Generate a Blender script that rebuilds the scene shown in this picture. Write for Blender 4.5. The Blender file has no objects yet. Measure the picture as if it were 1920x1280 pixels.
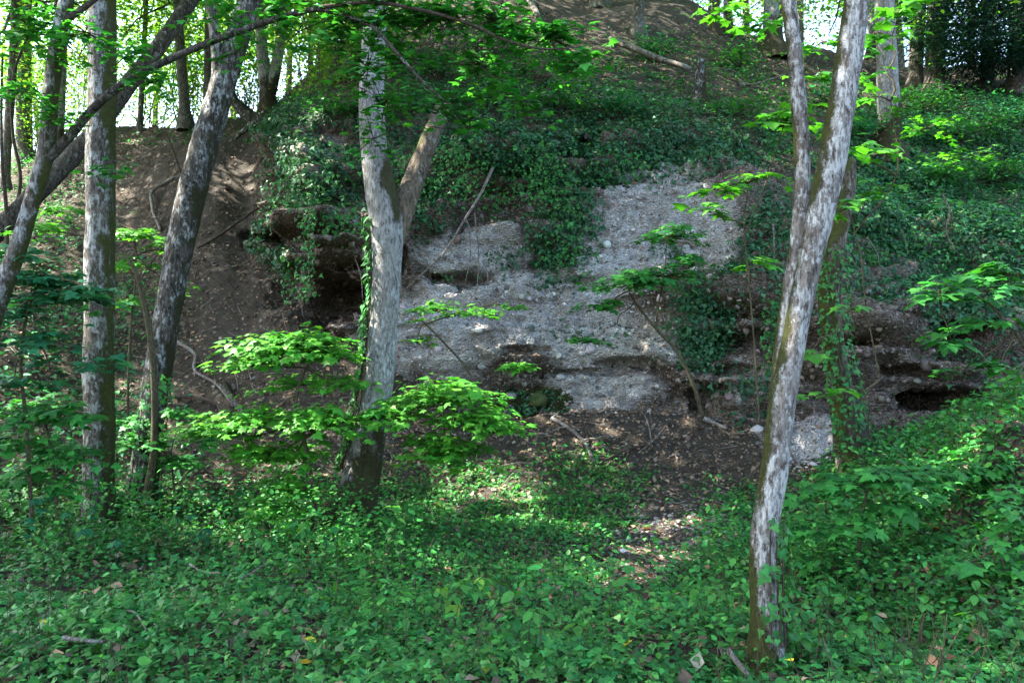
import bpy, math
import numpy as np

rng = np.random.default_rng(11)
scene = bpy.context.scene
COLL = scene.collection
R = math.radians

# ------------------------------------------------------------------ camera
FPX = 1500.0            # focal length in pixels of the 1920 px wide frame
CAMZ = 1.8
cam = bpy.data.cameras.new('camera')
cam.sensor_width = 36.0
cam.lens = 36.0 * FPX / 1920.0
cam.clip_start = 0.05
cam.clip_end = 800.0
cam_ob = bpy.data.objects.new('camera', cam)
COLL.objects.link(cam_ob)
cam_ob.location = (0, 0, CAMZ)
cam_ob.rotation_euler = (R(90), 0, 0)
scene.camera = cam_ob

# ------------------------------------------------------------------ light
SUN_DIR = np.array([-0.60, 0.07, 0.80]); SUN_DIR /= np.linalg.norm(SUN_DIR)
world = bpy.data.worlds.new('World'); scene.world = world
world.use_nodes = True
nt = world.node_tree
sky = nt.nodes.new('ShaderNodeTexSky')
sky.sky_type = 'NISHITA'
sky.sun_disc = False
sky.sun_elevation = math.asin(SUN_DIR[2])
sky.sun_rotation = math.atan2(SUN_DIR[0], SUN_DIR[1])
sky.air_density = 1.0
sky.dust_density = 2.5
sky.ozone_density = 0.8
bg = nt.nodes['Background']
bg.inputs['Strength'].default_value = 0.1
nt.links.new(sky.outputs['Color'], bg.inputs['Color'])
sun = bpy.data.lights.new('sun', 'SUN')
sun.energy = 4.3
sun.angle = R(0.55)
sun.color = (1.0, 0.95, 0.86)
sun_ob = bpy.data.objects.new('sun', sun); COLL.objects.link(sun_ob)
from mathutils import Vector
sun_ob.rotation_euler = Vector((-SUN_DIR[0], -SUN_DIR[1], -SUN_DIR[2])).to_track_quat('-Z', 'Y').to_euler()
sun_ob.location = (-20, 8, 30)

vs = scene.view_settings
vs.view_transform = 'Standard'; vs.look = 'None'
vs.exposure = 3.5; vs.gamma = 1.0; vs.use_curve_mapping = False
cy = scene.cycles
cy.use_denoising = True
try: cy.denoiser = 'OPENIMAGEDENOISE'
except Exception: pass
cy.max_bounces = 7; cy.diffuse_bounces = 4; cy.glossy_bounces = 2
cy.transmission_bounces = 5; cy.transparent_max_bounces = 4
cy.caustics_reflective = False; cy.caustics_refractive = False
cy.sample_clamp_indirect = 6.0

# ------------------------------------------------------------------ small maths
def W(px, py, d):
    """a point seen at (px, py) of the 1920x1280 frame, d metres in front"""
    return np.array([(px - 960.0) / FPX * d, d, CAMZ - (py - 640.0) / FPX * d])

def _hash(i, j, k, s):
    h = (i.astype(np.int64) * 374761393 + j.astype(np.int64) * 668265263 + k.astype(np.int64) * 2147483647 + s * 974634777) & 0xFFFFFFFF
    h = ((h ^ (h >> 13)) * 1274126177) & 0xFFFFFFFF
    h = ((h ^ (h >> 16)) * 2246822519) & 0xFFFFFFFF
    return ((h ^ (h >> 15)) & 0xFFFFFF) / float(0xFFFFFF)

def vnoise(p, seed=0):
    """value noise in -1..1, p is (n,3)"""
    p = np.asarray(p, float)
    f = np.floor(p); i = f.astype(np.int64); t = p - f
    t = t * t * t * (t * (t * 6 - 15) + 10)
    out = 0
    for a in (0, 1):
        wx = t[:, 0] if a else 1 - t[:, 0]
        for b in (0, 1):
            wy = t[:, 1] if b else 1 - t[:, 1]
            for c in (0, 1):
                wz = t[:, 2] if c else 1 - t[:, 2]
                out = out + wx * wy * wz * _hash(i[:, 0] + a, i[:, 1] + b, i[:, 2] + c, seed)
    return out * 2 - 1

def fbm(p, scale=1.0, oct=4, seed=0, gain=0.5):
    p = np.asarray(p, float) * scale
    a, s, n = 1.0, 0.0, 0.0
    for o in range(oct):
        s = s + a * vnoise(p * (2.03 ** o) + 17.3 * o, seed + o); n += a; a *= gain
    return s / n

def sstep(x, a, b):
    t = np.clip((x - a) / (b - a), 0, 1)
    return t * t * (3 - 2 * t)

def hermite(xs, V, xq, mono=False):
    """non-uniform Catmull-Rom along axis 0; xs (n,), V (n,...), xq (m,)"""
    xs = np.asarray(xs, float); V = np.asarray(V, float); xq = np.asarray(xq, float)
    d = (V[1:] - V[:-1]) / (xs[1:] - xs[:-1]).reshape((-1,) + (1,) * (V.ndim - 1))
    m = np.empty_like(V); m[0] = d[0]; m[-1] = d[-1]
    h = (xs[1:] - xs[:-1]).reshape((-1,) + (1,) * (V.ndim - 1))
    m[1:-1] = (d[:-1] * h[1:] + d[1:] * h[:-1]) / (h[1:] + h[:-1])
    if mono:      # limit the slopes so that the sheet never folds over itself
        lim = 2.2 * np.minimum(abs(d[:-1]), abs(d[1:])); m[1:-1] = np.where(d[:-1] * d[1:] <= 0, 0.35 * m[1:-1], np.clip(m[1:-1], -lim, lim))
    k = np.clip(np.searchsorted(xs, xq, side='right') - 1, 0, len(xs) - 2)
    hh = (xs[k + 1] - xs[k]); t = (xq - xs[k]) / hh
    sh = (-1,) + (1,) * (V.ndim - 1)
    t = t.reshape(sh); hh = hh.reshape(sh)
    return ((2 * t**3 - 3 * t**2 + 1) * V[k] + (t**3 - 2 * t**2 + t) * hh * m[k]
            + (-2 * t**3 + 3 * t**2) * V[k + 1] + (t**3 - t**2) * hh * m[k + 1])

def norm(v):
    return v / np.maximum(np.linalg.norm(v, axis=-1, keepdims=True), 1e-9)

# ------------------------------------------------------------------ object helpers
def link(o, parent=None):
    COLL.objects.link(o)
    if parent is not None: o.parent = parent
    return o

def make_mesh(name, V, F, mat, cols=None, attrs=None, smooth=True):
    V = np.ascontiguousarray(V, np.float32); F = np.ascontiguousarray(F, np.int32)
    me = bpy.data.meshes.new(name)
    n, k = F.shape
    me.vertices.add(len(V)); me.vertices.foreach_set('co', V.ravel())
    me.loops.add(n * k); me.loops.foreach_set('vertex_index', F.ravel())
    me.polygons.add(n)
    me.polygons.foreach_set('loop_start', np.arange(0, n * k, k, dtype=np.int32))
    me.polygons.foreach_set('loop_total', np.full(n, k, np.int32))
    me.polygons.foreach_set('use_smooth', np.full(n, smooth))
    if cols is not None:
        c = np.ones((len(V), 4), np.float32); c[:, :3] = cols
        a = me.color_attributes.new('Col', 'FLOAT_COLOR', 'POINT'); a.data.foreach_set('color', c.ravel())
    for nm, arr in (attrs or {}).items():
        a = me.attributes.new(nm, 'FLOAT', 'POINT'); a.data.foreach_set('value', np.ascontiguousarray(arr, np.float32))
    me.update(calc_edges=True)
    if mat: me.materials.append(mat)
    return me

def tag(o, label=None, cat=None, group=None, kind=None):
    if label: o['label'] = label
    if cat: o['category'] = cat
    if group: o['group'] = group
    if kind: o['kind'] = kind
    return o

def empty(name, loc, label=None, cat=None, group=None):
    o = bpy.data.objects.new(name, None)
    o.empty_display_size = 0.2
    o.location = [float(x) for x in loc]
    COLL.objects.link(o)
    return tag(o, label, cat, group)

def part(name, me, parent, kind=None, label=None):
    """a mesh in world coordinates put under a thing's Empty (mesh is moved to its frame)"""
    loc = np.array(parent.location) if parent is not None else np.zeros(3)
    q = parent
    while q is not None and q.parent is not None:
        q = q.parent; loc = loc + np.array(q.location)
    if parent is not None:
        co = np.empty(len(me.vertices) * 3, np.float32); me.vertices.foreach_get('co', co)
        co = co.reshape(-1, 3) - loc
        me.vertices.foreach_set('co', co.astype(np.float32).ravel()); me.update()
    o = bpy.data.objects.new(name, me)
    link(o, parent)
    if kind: o['kind'] = kind
    if label: o['label'] = label
    return o

def solo(name, me, label, cat, group=None, kind=None, base=None):
    """a top-level thing of one mesh; origin moved to base"""
    o = bpy.data.objects.new(name, me)
    if base is not None:
        co = np.empty(len(me.vertices) * 3, np.float32); me.vertices.foreach_get('co', co)
        co = co.reshape(-1, 3) - np.asarray(base)
        me.vertices.foreach_set('co', co.astype(np.float32).ravel()); me.update()
        o.location = [float(x) for x in base]
    COLL.objects.link(o)
    return tag(o, label, cat, group, kind)

# ------------------------------------------------------------------ materials
def new_mat(name):
    m = bpy.data.materials.new(name); m.use_nodes = True
    t = m.node_tree
    for n in list(t.nodes):
        if n.type != 'OUTPUT_MATERIAL': t.nodes.remove(n)
    return m, t, next(n for n in t.nodes if n.type == 'OUTPUT_MATERIAL')

def N(t, typ, **kw):
    n = t.nodes.new(typ)
    for k, v in kw.items():
        if k in n.inputs.keys(): n.inputs[k].default_value = v
        else: setattr(n, k, v)
    return n

def noise(t, vec, scale, detail=3.0, rough=0.55):
    n = N(t, 'ShaderNodeTexNoise'); n.inputs['Scale'].default_value = scale
    n.inputs['Detail'].default_value = detail; n.inputs['Roughness'].default_value = rough
    t.links.new(vec, n.inputs['Vector']); return n.outputs['Fac']

def ramp(t, fac, stops):
    r = N(t, 'ShaderNodeValToRGB'); e = r.color_ramp.elements
    while len(e) < len(stops): e.new(0.5)
    for i, (p, c) in enumerate(stops):
        e[i].position = p
        e[i].color = (c, c, c, 1) if np.isscalar(c) else tuple(c) + (1,)
    t.links.new(fac, r.inputs['Fac']); return r.outputs['Color']

def mixc(t, fac, a, b, mode='MIX'):
    m = N(t, 'ShaderNodeMix', data_type='RGBA', blend_type=mode)
    def put(sock, v):
        if hasattr(v, 'is_linked') or isinstance(v, bpy.types.NodeSocket): t.links.new(v, sock)
        elif np.isscalar(v): sock.default_value = v
        else: sock.default_value = tuple(v) + (1,)
    put(m.inputs[0], fac); put(m.inputs[6], a); put(m.inputs[7], b)
    return m.outputs[2]

def math_(t, op, a, b=0.0, clamp=False):
    m = N(t, 'ShaderNodeMath', operation=op, use_clamp=clamp)
    for s, v in ((m.inputs[0], a), (m.inputs[1], b)):
        if isinstance(v, bpy.types.NodeSocket): t.links.new(v, s)
        else: s.default_value = v
    return m.outputs[0]

def bump(t, h, strength, dist, nrm=None):
    b = N(t, 'ShaderNodeBump'); b.inputs['Strength'].default_value = strength; b.inputs['Distance'].default_value = dist
    t.links.new(h, b.inputs['Height'])
    if nrm is not None: t.links.new(nrm, b.inputs['Normal'])
    return b.outputs['Normal']

def leaf_material(name, rough=0.45, trans=0.38, spec=0.45, ttint=(1.15, 1.3, 0.5)):
    m, t, out = new_mat(name)
    at = N(t, 'ShaderNodeAttribute', attribute_name='Col')
    pos = N(t, 'ShaderNodeNewGeometry').outputs['Position']
    v = noise(t, pos, 35.0, 2.0)
    col = mixc(t, 1.0, at.outputs['Color'], ramp(t, v, [(0.3, 0.78), (0.7, 1.2)]), 'MULTIPLY')
    p = N(t, 'ShaderNodeBsdfPrincipled')
    t.links.new(col, p.inputs['Base Color'])
    p.inputs['Roughness'].default_value = rough
    p.inputs['Specular IOR Level'].default_value = spec
    tr = N(t, 'ShaderNodeBsdfTranslucent')
    t.links.new(mixc(t, 1.0, col, ttint, 'MULTIPLY'), tr.inputs['Color'])
    mx = N(t, 'ShaderNodeMixShader'); mx.inputs[0].default_value = trans
    t.links.new(p.outputs[0], mx.inputs[1]); t.links.new(tr.outputs[0], mx.inputs[2])
    t.links.new(mx.outputs[0], out.inputs['Surface'])
    return m

LEAF = leaf_material('leaf_thin', 0.5, 0.45, 0.25)
IVY = leaf_material('leaf_ivy_waxy', 0.5, 0.25, 0.22)
DRY = leaf_material('leaf_dry', 0.75, 0.12, 0.25, (1.2, 1.0, 0.7))

def bark_material(name, base, dark, lichen, lichen_amt, moss_amt, moss_dir=(-1, 0.2, 0), furrow=1.0, scale=1.0, moss=(0.05, 0.055, 0.014), foot=0.0, foot_h=1.2, spot=None):
    m, t, out = new_mat(name)
    tc = N(t, 'ShaderNodeTexCoord').outputs['Object']
    def stretched(z):
        mp = N(t, 'ShaderNodeMapping'); mp.inputs['Scale'].default_value = (1.0, 1.0, z); t.links.new(tc, mp.inputs['Vector']); return mp.outputs[0]
    s1 = stretched(0.24); s2 = stretched(0.4); s3 = stretched(0.62)
    fur = noise(t, s1, 42 * scale, 5.0, 0.7)
    plate = noise(t, s2, 26 * scale, 5.0, 0.7)
    fine = noise(t, tc, 75 * scale, 4.0, 0.65)
    big = noise(t, s3, 2.6, 5.0, 0.65)
    col = mixc(t, ramp(t, math_(t, 'ADD', math_(t, 'MULTIPLY', fur, 0.65), math_(t, 'MULTIPLY', plate, 0.35)), [(0.40, 0.0), (0.58, 1.0)]), dark, base)
    col = mixc(t, 0.7, col, ramp(t, plate, [(0.36, (0.3, 0.27, 0.24)), (0.47, (1, 1, 1))]), 'MULTIPLY')
    col = mixc(t, 0.75, col, ramp(t, big, [(0.32, (0.5, 0.44, 0.38)), (0.5, (0.85, 0.82, 0.78)), (0.68, (1.1, 1.1, 1.12))]), 'MULTIPLY')
    # crusty pale lichen: broken patches plus small flecks
    lv = math_(t, 'ADD', math_(t, 'MULTIPLY', noise(t, s3, 9.0, 8.0, 0.75), 0.75), math_(t, 'MULTIPLY', plate, 0.25))
    c0 = 0.64 - 0.24 * lichen_amt
    lm = ramp(t, lv, [(c0 - 0.01, 0.0), (c0 + 0.03, 0.92)])
    fl = ramp(t, noise(t, s2, 38, 3.0, 0.6), [(0.62, 0.0), (0.68, 0.7)])
    lm = math_(t, 'MAXIMUM', math_(t, 'MULTIPLY', lm, ramp(t, fur, [(0.36, 0.15), (0.52, 1.0)])), fl)
    lcol = mixc(t, fine, tuple(0.6 * x for x in lichen), tuple(1.2 * x for x in lichen))
    col = mixc(t, lm, col, lcol)
    # moss on one side, in patches and around the foot
    g = N(t, 'ShaderNodeNewGeometry')
    dt = N(t, 'ShaderNodeVectorMath', operation='DOT_PRODUCT'); dt.inputs[1].default_value = moss_dir
    t.links.new(g.outputs['Normal'], dt.inputs[0])
    mv = math_(t, 'ADD', math_(t, 'MULTIPLY', noise(t, s3, 3.0, 6.0, 0.7), 0.8), math_(t, 'MULTIPLY', fine, 0.2))
    ms = math_(t, 'ADD', math_(t, 'MULTIPLY', dt.outputs['Value'], 0.22), mv)
    sx = N(t, 'ShaderNodeSeparateXYZ'); t.links.new(tc, sx.inputs[0])
    mr = N(t, 'ShaderNodeMapRange'); mr.inputs[1].default_value = 0.0; mr.inputs[2].default_value = foot_h; mr.inputs[3].default_value = foot; mr.inputs[4].default_value = 0.0
    t.links.new(sx.outputs[2], mr.inputs[0])
    ms = math_(t, 'ADD', ms, mr.outputs[0])
    if spot is not None:
        ds = N(t, 'ShaderNodeVectorMath', operation='DISTANCE'); ds.inputs[1].default_value = spot[:3]; t.links.new(s3, ds.inputs[0])
        ms = math_(t, 'ADD', ms, math_(t, 'MULTIPLY', math_(t, 'SUBTRACT', 1.0, math_(t, 'DIVIDE', ds.outputs['Value'], spot[3]), True), 0.55))
    c1 = 0.86 - 0.34 * moss_amt
    mm = ramp(t, ms, [(c1, 0.0), (c1 + 0.07, 1.0)])
    mcol = mixc(t, noise(t, tc, 28, 4.0, .7), tuple(0.25 * x for x in moss), tuple(1.7 * x for x in moss))
    col = mixc(t, mm, col, mcol)
    p = N(t, 'ShaderNodeBsdfPrincipled'); p.inputs['Roughness'].default_value = 0.9
    p.inputs['Specular IOR Level'].default_value = 0.15
    t.links.new(col, p.inputs['Base Color'])
    h = math_(t, 'ADD', math_(t, 'MULTIPLY', fur, furrow), math_(t, 'ADD', math_(t, 'MULTIPLY', plate, furrow * 0.6), math_(t, 'MULTIPLY', fine, 0.35)))
    h = math_(t, 'ADD', h, math_(t, 'MULTIPLY', math_(t, 'ADD', lm, math_(t, 'MULTIPLY', mm, 1.6)), 0.22))
    t.links.new(bump(t, h, 1.0, 0.03), p.inputs['Normal'])
    t.links.new(p.outputs[0], out.inputs['Surface'])
    return m

BARK_PALE = bark_material('bark_pale_lichen', (0.27, 0.255, 0.235), (0.115, 0.10, 0.085), (0.55, 0.56, 0.53), 0.64, 0.74, (-1.0, 0.25, 0), 0.8, 1.5, foot=0.22, foot_h=.6)
BARK_LEFT = bark_material('bark_left_mottled', (0.18, 0.16, 0.135), (0.06, 0.05, 0.04), (0.44, 0.46, 0.43), 0.58, 0.74, (1.0, -0.1, 0), 0.9, 1.3, foot=.05)
BARK_GREY = bark_material('bark_grey_smooth', (0.33, 0.33, 0.315), (0.13, 0.125, 0.115), (0.46, 0.475, 0.465), 0.5, 0.26, (0.4, -0.3, 0), 1.0, 1.3, foot=0.62, foot_h=1.7, moss=(.05, .044, .022))
BARK_DARK = bark_material('bark_dark_furrowed', (0.13, 0.12, 0.105), (0.025, 0.022, 0.017), (0.42, 0.44, 0.42), 0.46, 0.56, (1.0, 0.0, 0), 2.0, 0.9, foot=.2, foot_h=1.2, moss=(.035, .034, .014))
BARK_LIMB = bark_material('bark_dark_limb', (0.11, 0.10, 0.085), (0.03, 0.026, 0.02), (0.36, 0.37, 0.35), 0.30, 0.45, (0, 0, 1), 1.6, 1.0)
BARK_MOSS = bark_material('bark_mossy', (0.16, 0.14, 0.11), (0.05, 0.04, 0.03), (0.4, 0.4, 0.37), 0.3, 0.86, (-0.6, -0.4, 0), 0.8)
BARK_SNAG = bark_material('bark_bare_snag', (0.19, 0.155, 0.11), (0.07, 0.055, 0.04), (0.32, 0.31, 0.27), 0.35, 0.56, (-1, 0, 0), 1.0)
BARK_FAR = bark_material('bark_far', (0.16, 0.145, 0.12), (0.06, 0.05, 0.04), (0.3, 0.31, 0.29), 0.4, 0.25, (1, 0, 0), 0.7)
DEADWOOD = bark_material('deadwood_pale', (0.26, 0.23, 0.20), (0.11, 0.09, 0.075), (0.42, 0.41, 0.38), 0.45, 0.1, (0, 0, 1), 0.6, 2.0)
TWIG = bark_material('twig_brown', (0.10, 0.08, 0.06), (0.04, 0.03, 0.025), (0.2, 0.2, 0.18), 0.2, 0.15, (0, 0, 1), 0.4, 2.0)
STEM = bark_material('stem_green_brown', (0.10, 0.09, 0.05), (0.05, 0.04, 0.025), (0.2, 0.2, 0.15), 0.2, 0.2, (0, 0, 1), 0.3, 2.0)

def terrain_material():
    m, t, out = new_mat('earth_and_conglomerate')
    pos = N(t, 'ShaderNodeTexCoord').outputs['Object']
    A = lambda n: N(t, 'ShaderNodeAttribute', attribute_name=n).outputs['Fac']
    rock, pale, moss, bare = A('rock'), A('pale'), A('moss'), A('bare')
    n1 = noise(t, pos, 1.1, 5, 0.6); n2 = noise(t, pos, 7, 5, 0.65); n3 = noise(t, pos, 40, 4, 0.7); n4 = noise(t, pos, 130, 2, 0.6)
    # soil with crumbled leaf litter
    soil = ramp(t, n3, [(0.30, (0.022, 0.017, 0.012)), (0.5, (0.06, 0.048, 0.034)), (0.62, (0.11, 0.088, 0.064)), (0.75, (0.19, 0.155, 0.118))])
    soil = mixc(t, 1.0, soil, ramp(t, n2, [(0.3, 0.6), (0.7, 1.15)]), 'MULTIPLY')
    baresoil = ramp(t, n4, [(0.3, (0.045, 0.038, 0.031)), (0.7, (0.088, 0.076, 0.063))])
    soil = mixc(t, math_(t, 'MULTIPLY', bare, ramp(t, n2, [(0.35, 0.3), (0.6, 0.95)])), soil, baresoil)
    # conglomerate: cobbles in matrix
    vo = N(t, 'ShaderNodeTexVoronoi'); vo.inputs['Scale'].default_value = 24.0
    mp = N(t, 'ShaderNodeMapping'); mp.inputs['Scale'].default_value = (0.85, 0.85, 1.5)
    wob = N(t, 'ShaderNodeTexNoise'); wob.inputs['Scale'].default_value = 9.0
    t.links.new(pos, wob.inputs['Vector'])
    wm = N(t, 'ShaderNodeVectorMath', operation='SCALE'); wm.inputs['Scale'].default_value = 0.09
    t.links.new(wob.outputs['Color'], wm.inputs[0])
    wa = N(t, 'ShaderNodeVectorMath', operation='ADD'); t.links.new(pos, wa.inputs[0]); t.links.new(wm.outputs[0], wa.inputs[1])
    t.links.new(wa.outputs[0], mp.inputs['Vector']); t.links.new(mp.outputs[0], vo.inputs['Vector'])
    vo2 = N(t, 'ShaderNodeTexVoronoi'); vo2.inputs['Scale'].default_value = 42.0; t.links.new(wa.outputs[0], vo2.inputs['Vector'])
    dome = ramp(t, vo.outputs['Distance'], [(0.1, 1.0), (0.62, 0.0)])
    dome2 = ramp(t, vo2.outputs['Distance'], [(0.1, 1.0), (0.6, 0.0)])
    sep = N(t, 'ShaderNodeSeparateColor'); t.links.new(vo.outputs['Color'], sep.inputs[0])
    sep2 = N(t, 'ShaderNodeSeparateColor'); t.links.new(vo2.outputs['Color'], sep2.inputs[0])
    cell = math_(t, 'ADD', math_(t, 'MULTIPLY', sep.outputs[0], 0.55), math_(t, 'MULTIPLY', sep2.outputs[0], 0.45))
    brown = ramp(t, cell, [(0.1, (0.085, 0.068, 0.052)), (0.5, (0.17, 0.14, 0.11)), (0.9, (0.30, 0.26, 0.22))])
    palec = ramp(t, cell, [(0.1, (0.44, 0.425, 0.405)), (0.5, (0.53, 0.515, 0.495)), (0.9, (0.62, 0.605, 0.585))])
    pm = math_(t, 'ADD', pale, math_(t, 'ADD', math_(t, 'MULTIPLY', math_(t, 'SUBTRACT', n2, 0.5), 1.0), math_(t, 'MULTIPLY', math_(t, 'SUBTRACT', n1, 0.5), 0.9)))
    pm = ramp(t, pm, [(0.24, 0.0), (0.45, 0.55), (0.72, 1.0)])
    rc = mixc(t, pm, brown, palec)
    rc = mixc(t, 1.0, rc, ramp(t, n1, [(0.3, (0.8, 0.75, 0.7)), (0.55, (1.05, 1.05, 1.05))]), 'MULTIPLY')
    bedm = N(t, 'ShaderNodeMapping'); bedm.inputs['Scale'].default_value = (0.35, 0.35, 3.2); t.links.new(wa.outputs[0], bedm.inputs['Vector'])
    bed = noise(t, bedm.outputs[0], 1.6, 5, 0.65)
    rc = mixc(t, 0.8, rc, ramp(t, bed, [(0.37, (0.58, 0.51, 0.45)), (0.45, (0.93, 0.90, 0.88)), (0.5, (1.0, 1.0, 1.0)), (0.66, (1.18, 1.18, 1.18))]), 'MULTIPLY')
    crev = ramp(t, math_(t, 'ADD', dome, math_(t, 'MULTIPLY', dome2, 0.6)), [(0.05, (0.5, 0.44, 0.38)), (0.4, (1, 1, 1))])
    rc = mixc(t, 0.65, rc, crev, 'MULTIPLY')
    mo = math_(t, 'ADD', moss, math_(t, 'MULTIPLY', math_(t, 'SUBTRACT', n2, 0.5), 1.3))
    mo = ramp(t, mo, [(0.4, 0.0), (0.6, 1.0)])
    rockm = ramp(t, math_(t, 'ADD', rock, math_(t, 'MULTIPLY', math_(t, 'SUBTRACT', n2, 0.5), 0.8)), [(0.42, 0.0), (0.58, 1.0)])
    col = mixc(t, rockm, soil, rc)
    col = mixc(t, mo, col, mixc(t, n3, (0.018, 0.024, 0.008), (0.06, 0.075, 0.02)))
    p = N(t, 'ShaderNodeBsdfPrincipled'); p.inputs['Roughness'].default_value = 0.92
    p.inputs['Specular IOR Level'].default_value = 0.15
    t.links.new(col, p.inputs['Base Color'])
    hr = math_(t, 'ADD', math_(t, 'MULTIPLY', dome, 0.8), math_(t, 'ADD', math_(t, 'MULTIPLY', dome2, 0.45), math_(t, 'MULTIPLY', n2, 0.6)))
    hs = math_(t, 'ADD', math_(t, 'MULTIPLY', n3, 0.7), math_(t, 'MULTIPLY', n4, 0.35))
    h = N(t, 'ShaderNodeMix', data_type='FLOAT'); t.links.new(rockm, h.inputs[0]); t.links.new(hs, h.inputs[2]); t.links.new(hr, h.inputs[3])
    t.links.new(bump(t, h.outputs[0], 1.0, 0.065), p.inputs['Normal'])
    t.links.new(p.outputs[0], out.inputs['Surface'])
    return m
EARTH = terrain_material()

def stone_material():
    m, t, out = new_mat('limestone_pebble')
    at = N(t, 'ShaderNodeAttribute', attribute_name='Col')
    pos = N(t, 'ShaderNodeNewGeometry').outputs['Position']
    v = noise(t, pos, 45, 4, 0.65); v2 = noise(t, pos, 160, 2)
    col = mixc(t, 1.0, at.outputs['Color'], ramp(t, v, [(0.3, (0.6, 0.56, 0.5)), (0.65, (1.1, 1.1, 1.1))]), 'MULTIPLY')
    p = N(t, 'ShaderNodeBsdfPrincipled'); p.inputs['Roughness'].default_value = 0.85
    p.inputs['Specular IOR Level'].default_value = 0.2
    t.links.new(col, p.inputs['Base Color'])
    t.links.new(bump(t, math_(t, 'ADD', v, math_(t, 'MULTIPLY', v2, 0.4)), 0.6, 0.015), p.inputs['Normal'])
    t.links.new(p.outputs[0], out.inputs['Surface'])
    return m
STONE = stone_material()

# ------------------------------------------------------------------ terrain control net
# columns by frame x; each row (frame y, distance): bottom of frame -> hollow -> talus -> cliff -> slope -> beyond
NET = {
 -900: [(1280,4.2),(1120,5.8),(960,7.5),(820,9),(690,10.5),(590,12),(520,13.5),(450,15.5),(390,18),(340,20.5),(305,23.5),(290,28),(310,36),(380,60)],
 0:    [(1280,4.2),(1120,6.0),(1000,8.0),(880,9.5),(760,11),(660,12.5),(580,14),(505,16),(440,18.5),(380,21),(335,24),(310,28),(350,36),(430,60)],
 220:  [(1280,4.2),(1120,6.2),(1000,8.6),(900,10.3),(800,12),(700,13.5),(600,15),(500,17),(420,19),(340,21.5),(270,24.5),(245,27),(300,34),(410,60)],
 400:  [(1280,4.2),(1120,6.3),(1010,8.8),(920,10.6),(820,12.2),(720,13.3),(620,14.6),(520,16.2),(420,18),(330,20),(260,22.5),(235,25),(290,32),(410,60)],
 485:  [(1280,4.2),(1120,6.3),(1015,8.8),(920,10.6),(820,12.2),(730,13.2),(640,14.2),(560,15.4),(440,17.6),(330,19.8),(245,22.2),(215,25),(250,31),(390,60)],
 560: [(1280,4.2),(1120,6.3),(1015,8.8),(920,10.6),(820,12.2),(720,13.3),(620,14.2),(510,14.2),(400,14.3),(275,15.0),(205,19.0),(175,23.5),(190,30),(380,60)],
 640: [(1280,4.2),(1120,6.3),(1015,8.8),(920,10.6),(830,12.0),(720,13.4),(610,14.0),(500,14.0),(400,14.3),(255,15.2),(178,17.6),(125,21.5),(85,27),(250,50)],
 800: [(1280,4.2),(1120,6.4),(1020,8.8),(930,10.8),(825,12.4),(745,13.5),(655,13.7),(540,13.9),(420,14.4),(262,15.3),(178,17.6),(95,21.5),(0,27),(-100,50)],
 960: [(1280,4.2),(1120,6.4),(1020,8.8),(930,10.8),(835,12.4),(758,13.5),(685,13.75),(560,14.0),(420,14.5),(250,15.6),(165,17.8),(75,21.8),(-30,27),(-200,50)],
 1120: [(1280,4.2),(1125,6.4),(1025,8.7),(930,10.8),(840,12.3),(752,13.4),(680,13.65),(560,14.1),(420,14.7),(262,15.7),(175,18),(85,22.2),(-30,28),(-200,50)],
 1280: [(1280,4.2),(1130,6.3),(1030,8.6),(930,10.7),(850,12),(768,12.9),(660,13.1),(540,13.7),(420,14.6),(280,15.8),(195,18.2),(105,22.5),(0,28.5),(120,50)],
 1400: [(1280,4.2),(1130,6.2),(1030,8.4),(930,10.4),(850,11.6),(788,12.4),(680,12.6),(560,12.9),(440,14.0),(310,15.8),(215,18.2),(135,22.6),(75,28),(280,50)],
 1560: [(1280,4.2),(1140,6.0),(1040,7.8),(950,9.4),(875,10.8),(808,11.8),(690,12.1),(580,12.5),(460,13.9),(330,16.2),(232,18.6),(160,22.8),(110,27.5),(315,50)],
 1720: [(1280,4.1),(1150,5.7),(1040,7.0),(940,8.2),(845,9.6),(835,11.4),(700,12.3),(590,12.9),(460,14.8),(340,17.4),(238,19.4),(170,23.5),(145,28),(335,50)],
 1860: [(1280,4.0),(1150,5.2),(1010,6.4),(880,7.6),(770,9.0),(800,11.2),(700,12.2),(580,13.0),(450,14.8),(340,17.6),(228,19.6),(150,23.5),(128,28),(335,50)],
 2050: [(1280,3.9),(1130,4.9),(970,6.0),(830,7.0),(700,8.5),(720,10.8),(640,12.0),(530,13.2),(430,15),(320,17.6),(208,19.8),(130,24),(110,28),(320,50)],
 3000: [(1280,3.9),(1080,4.9),(900,6.0),(740,7.0),(600,8.5),(590,10.8),(530,12.0),(450,13.2),(370,15),(280,17.6),(180,21.5),(110,26),(90,31),(300,50)],
}
colx = np.array(sorted(NET)); nC = len(colx); nR = 14 + 3
G = np.zeros((nR, nC, 5))          # X Y Z px py
for c, px in enumerate(colx):
    G[0, c] = [(px - 960) / FPX * 6.0, -14.0, 0.6, px, 2600]
    G[1, c] = [(px - 960) / FPX * 3.6, 1.6, 0.10, px, 1600]
    for r, (py, d) in enumerate(NET[px]):
        G[r + 2, c] = [*W(px, py, d), px, py]
    last = G[15, c].copy(); far = W(px, NET[px][-1][0], 60.0)
    G[16, c] = [(px - 960) / FPX * 260, 260.0, min(max(last[2] + 2, 6), 26), px, NET[px][-1][0] - 40]
uq = np.concatenate([np.linspace(-900, -100, 45, endpoint=False), np.arange(-100, 2060, 4.2), np.linspace(2062, 3000, 45)])
segs = [8, 14, 34, 30, 26, 26, 26, 36, 36, 36, 36, 26, 24, 20, 16, 12]
vq = np.concatenate([np.linspace(i, i + 1, s, endpoint=False) for i, s in enumerate(segs)] + [[16.0]])
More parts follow.
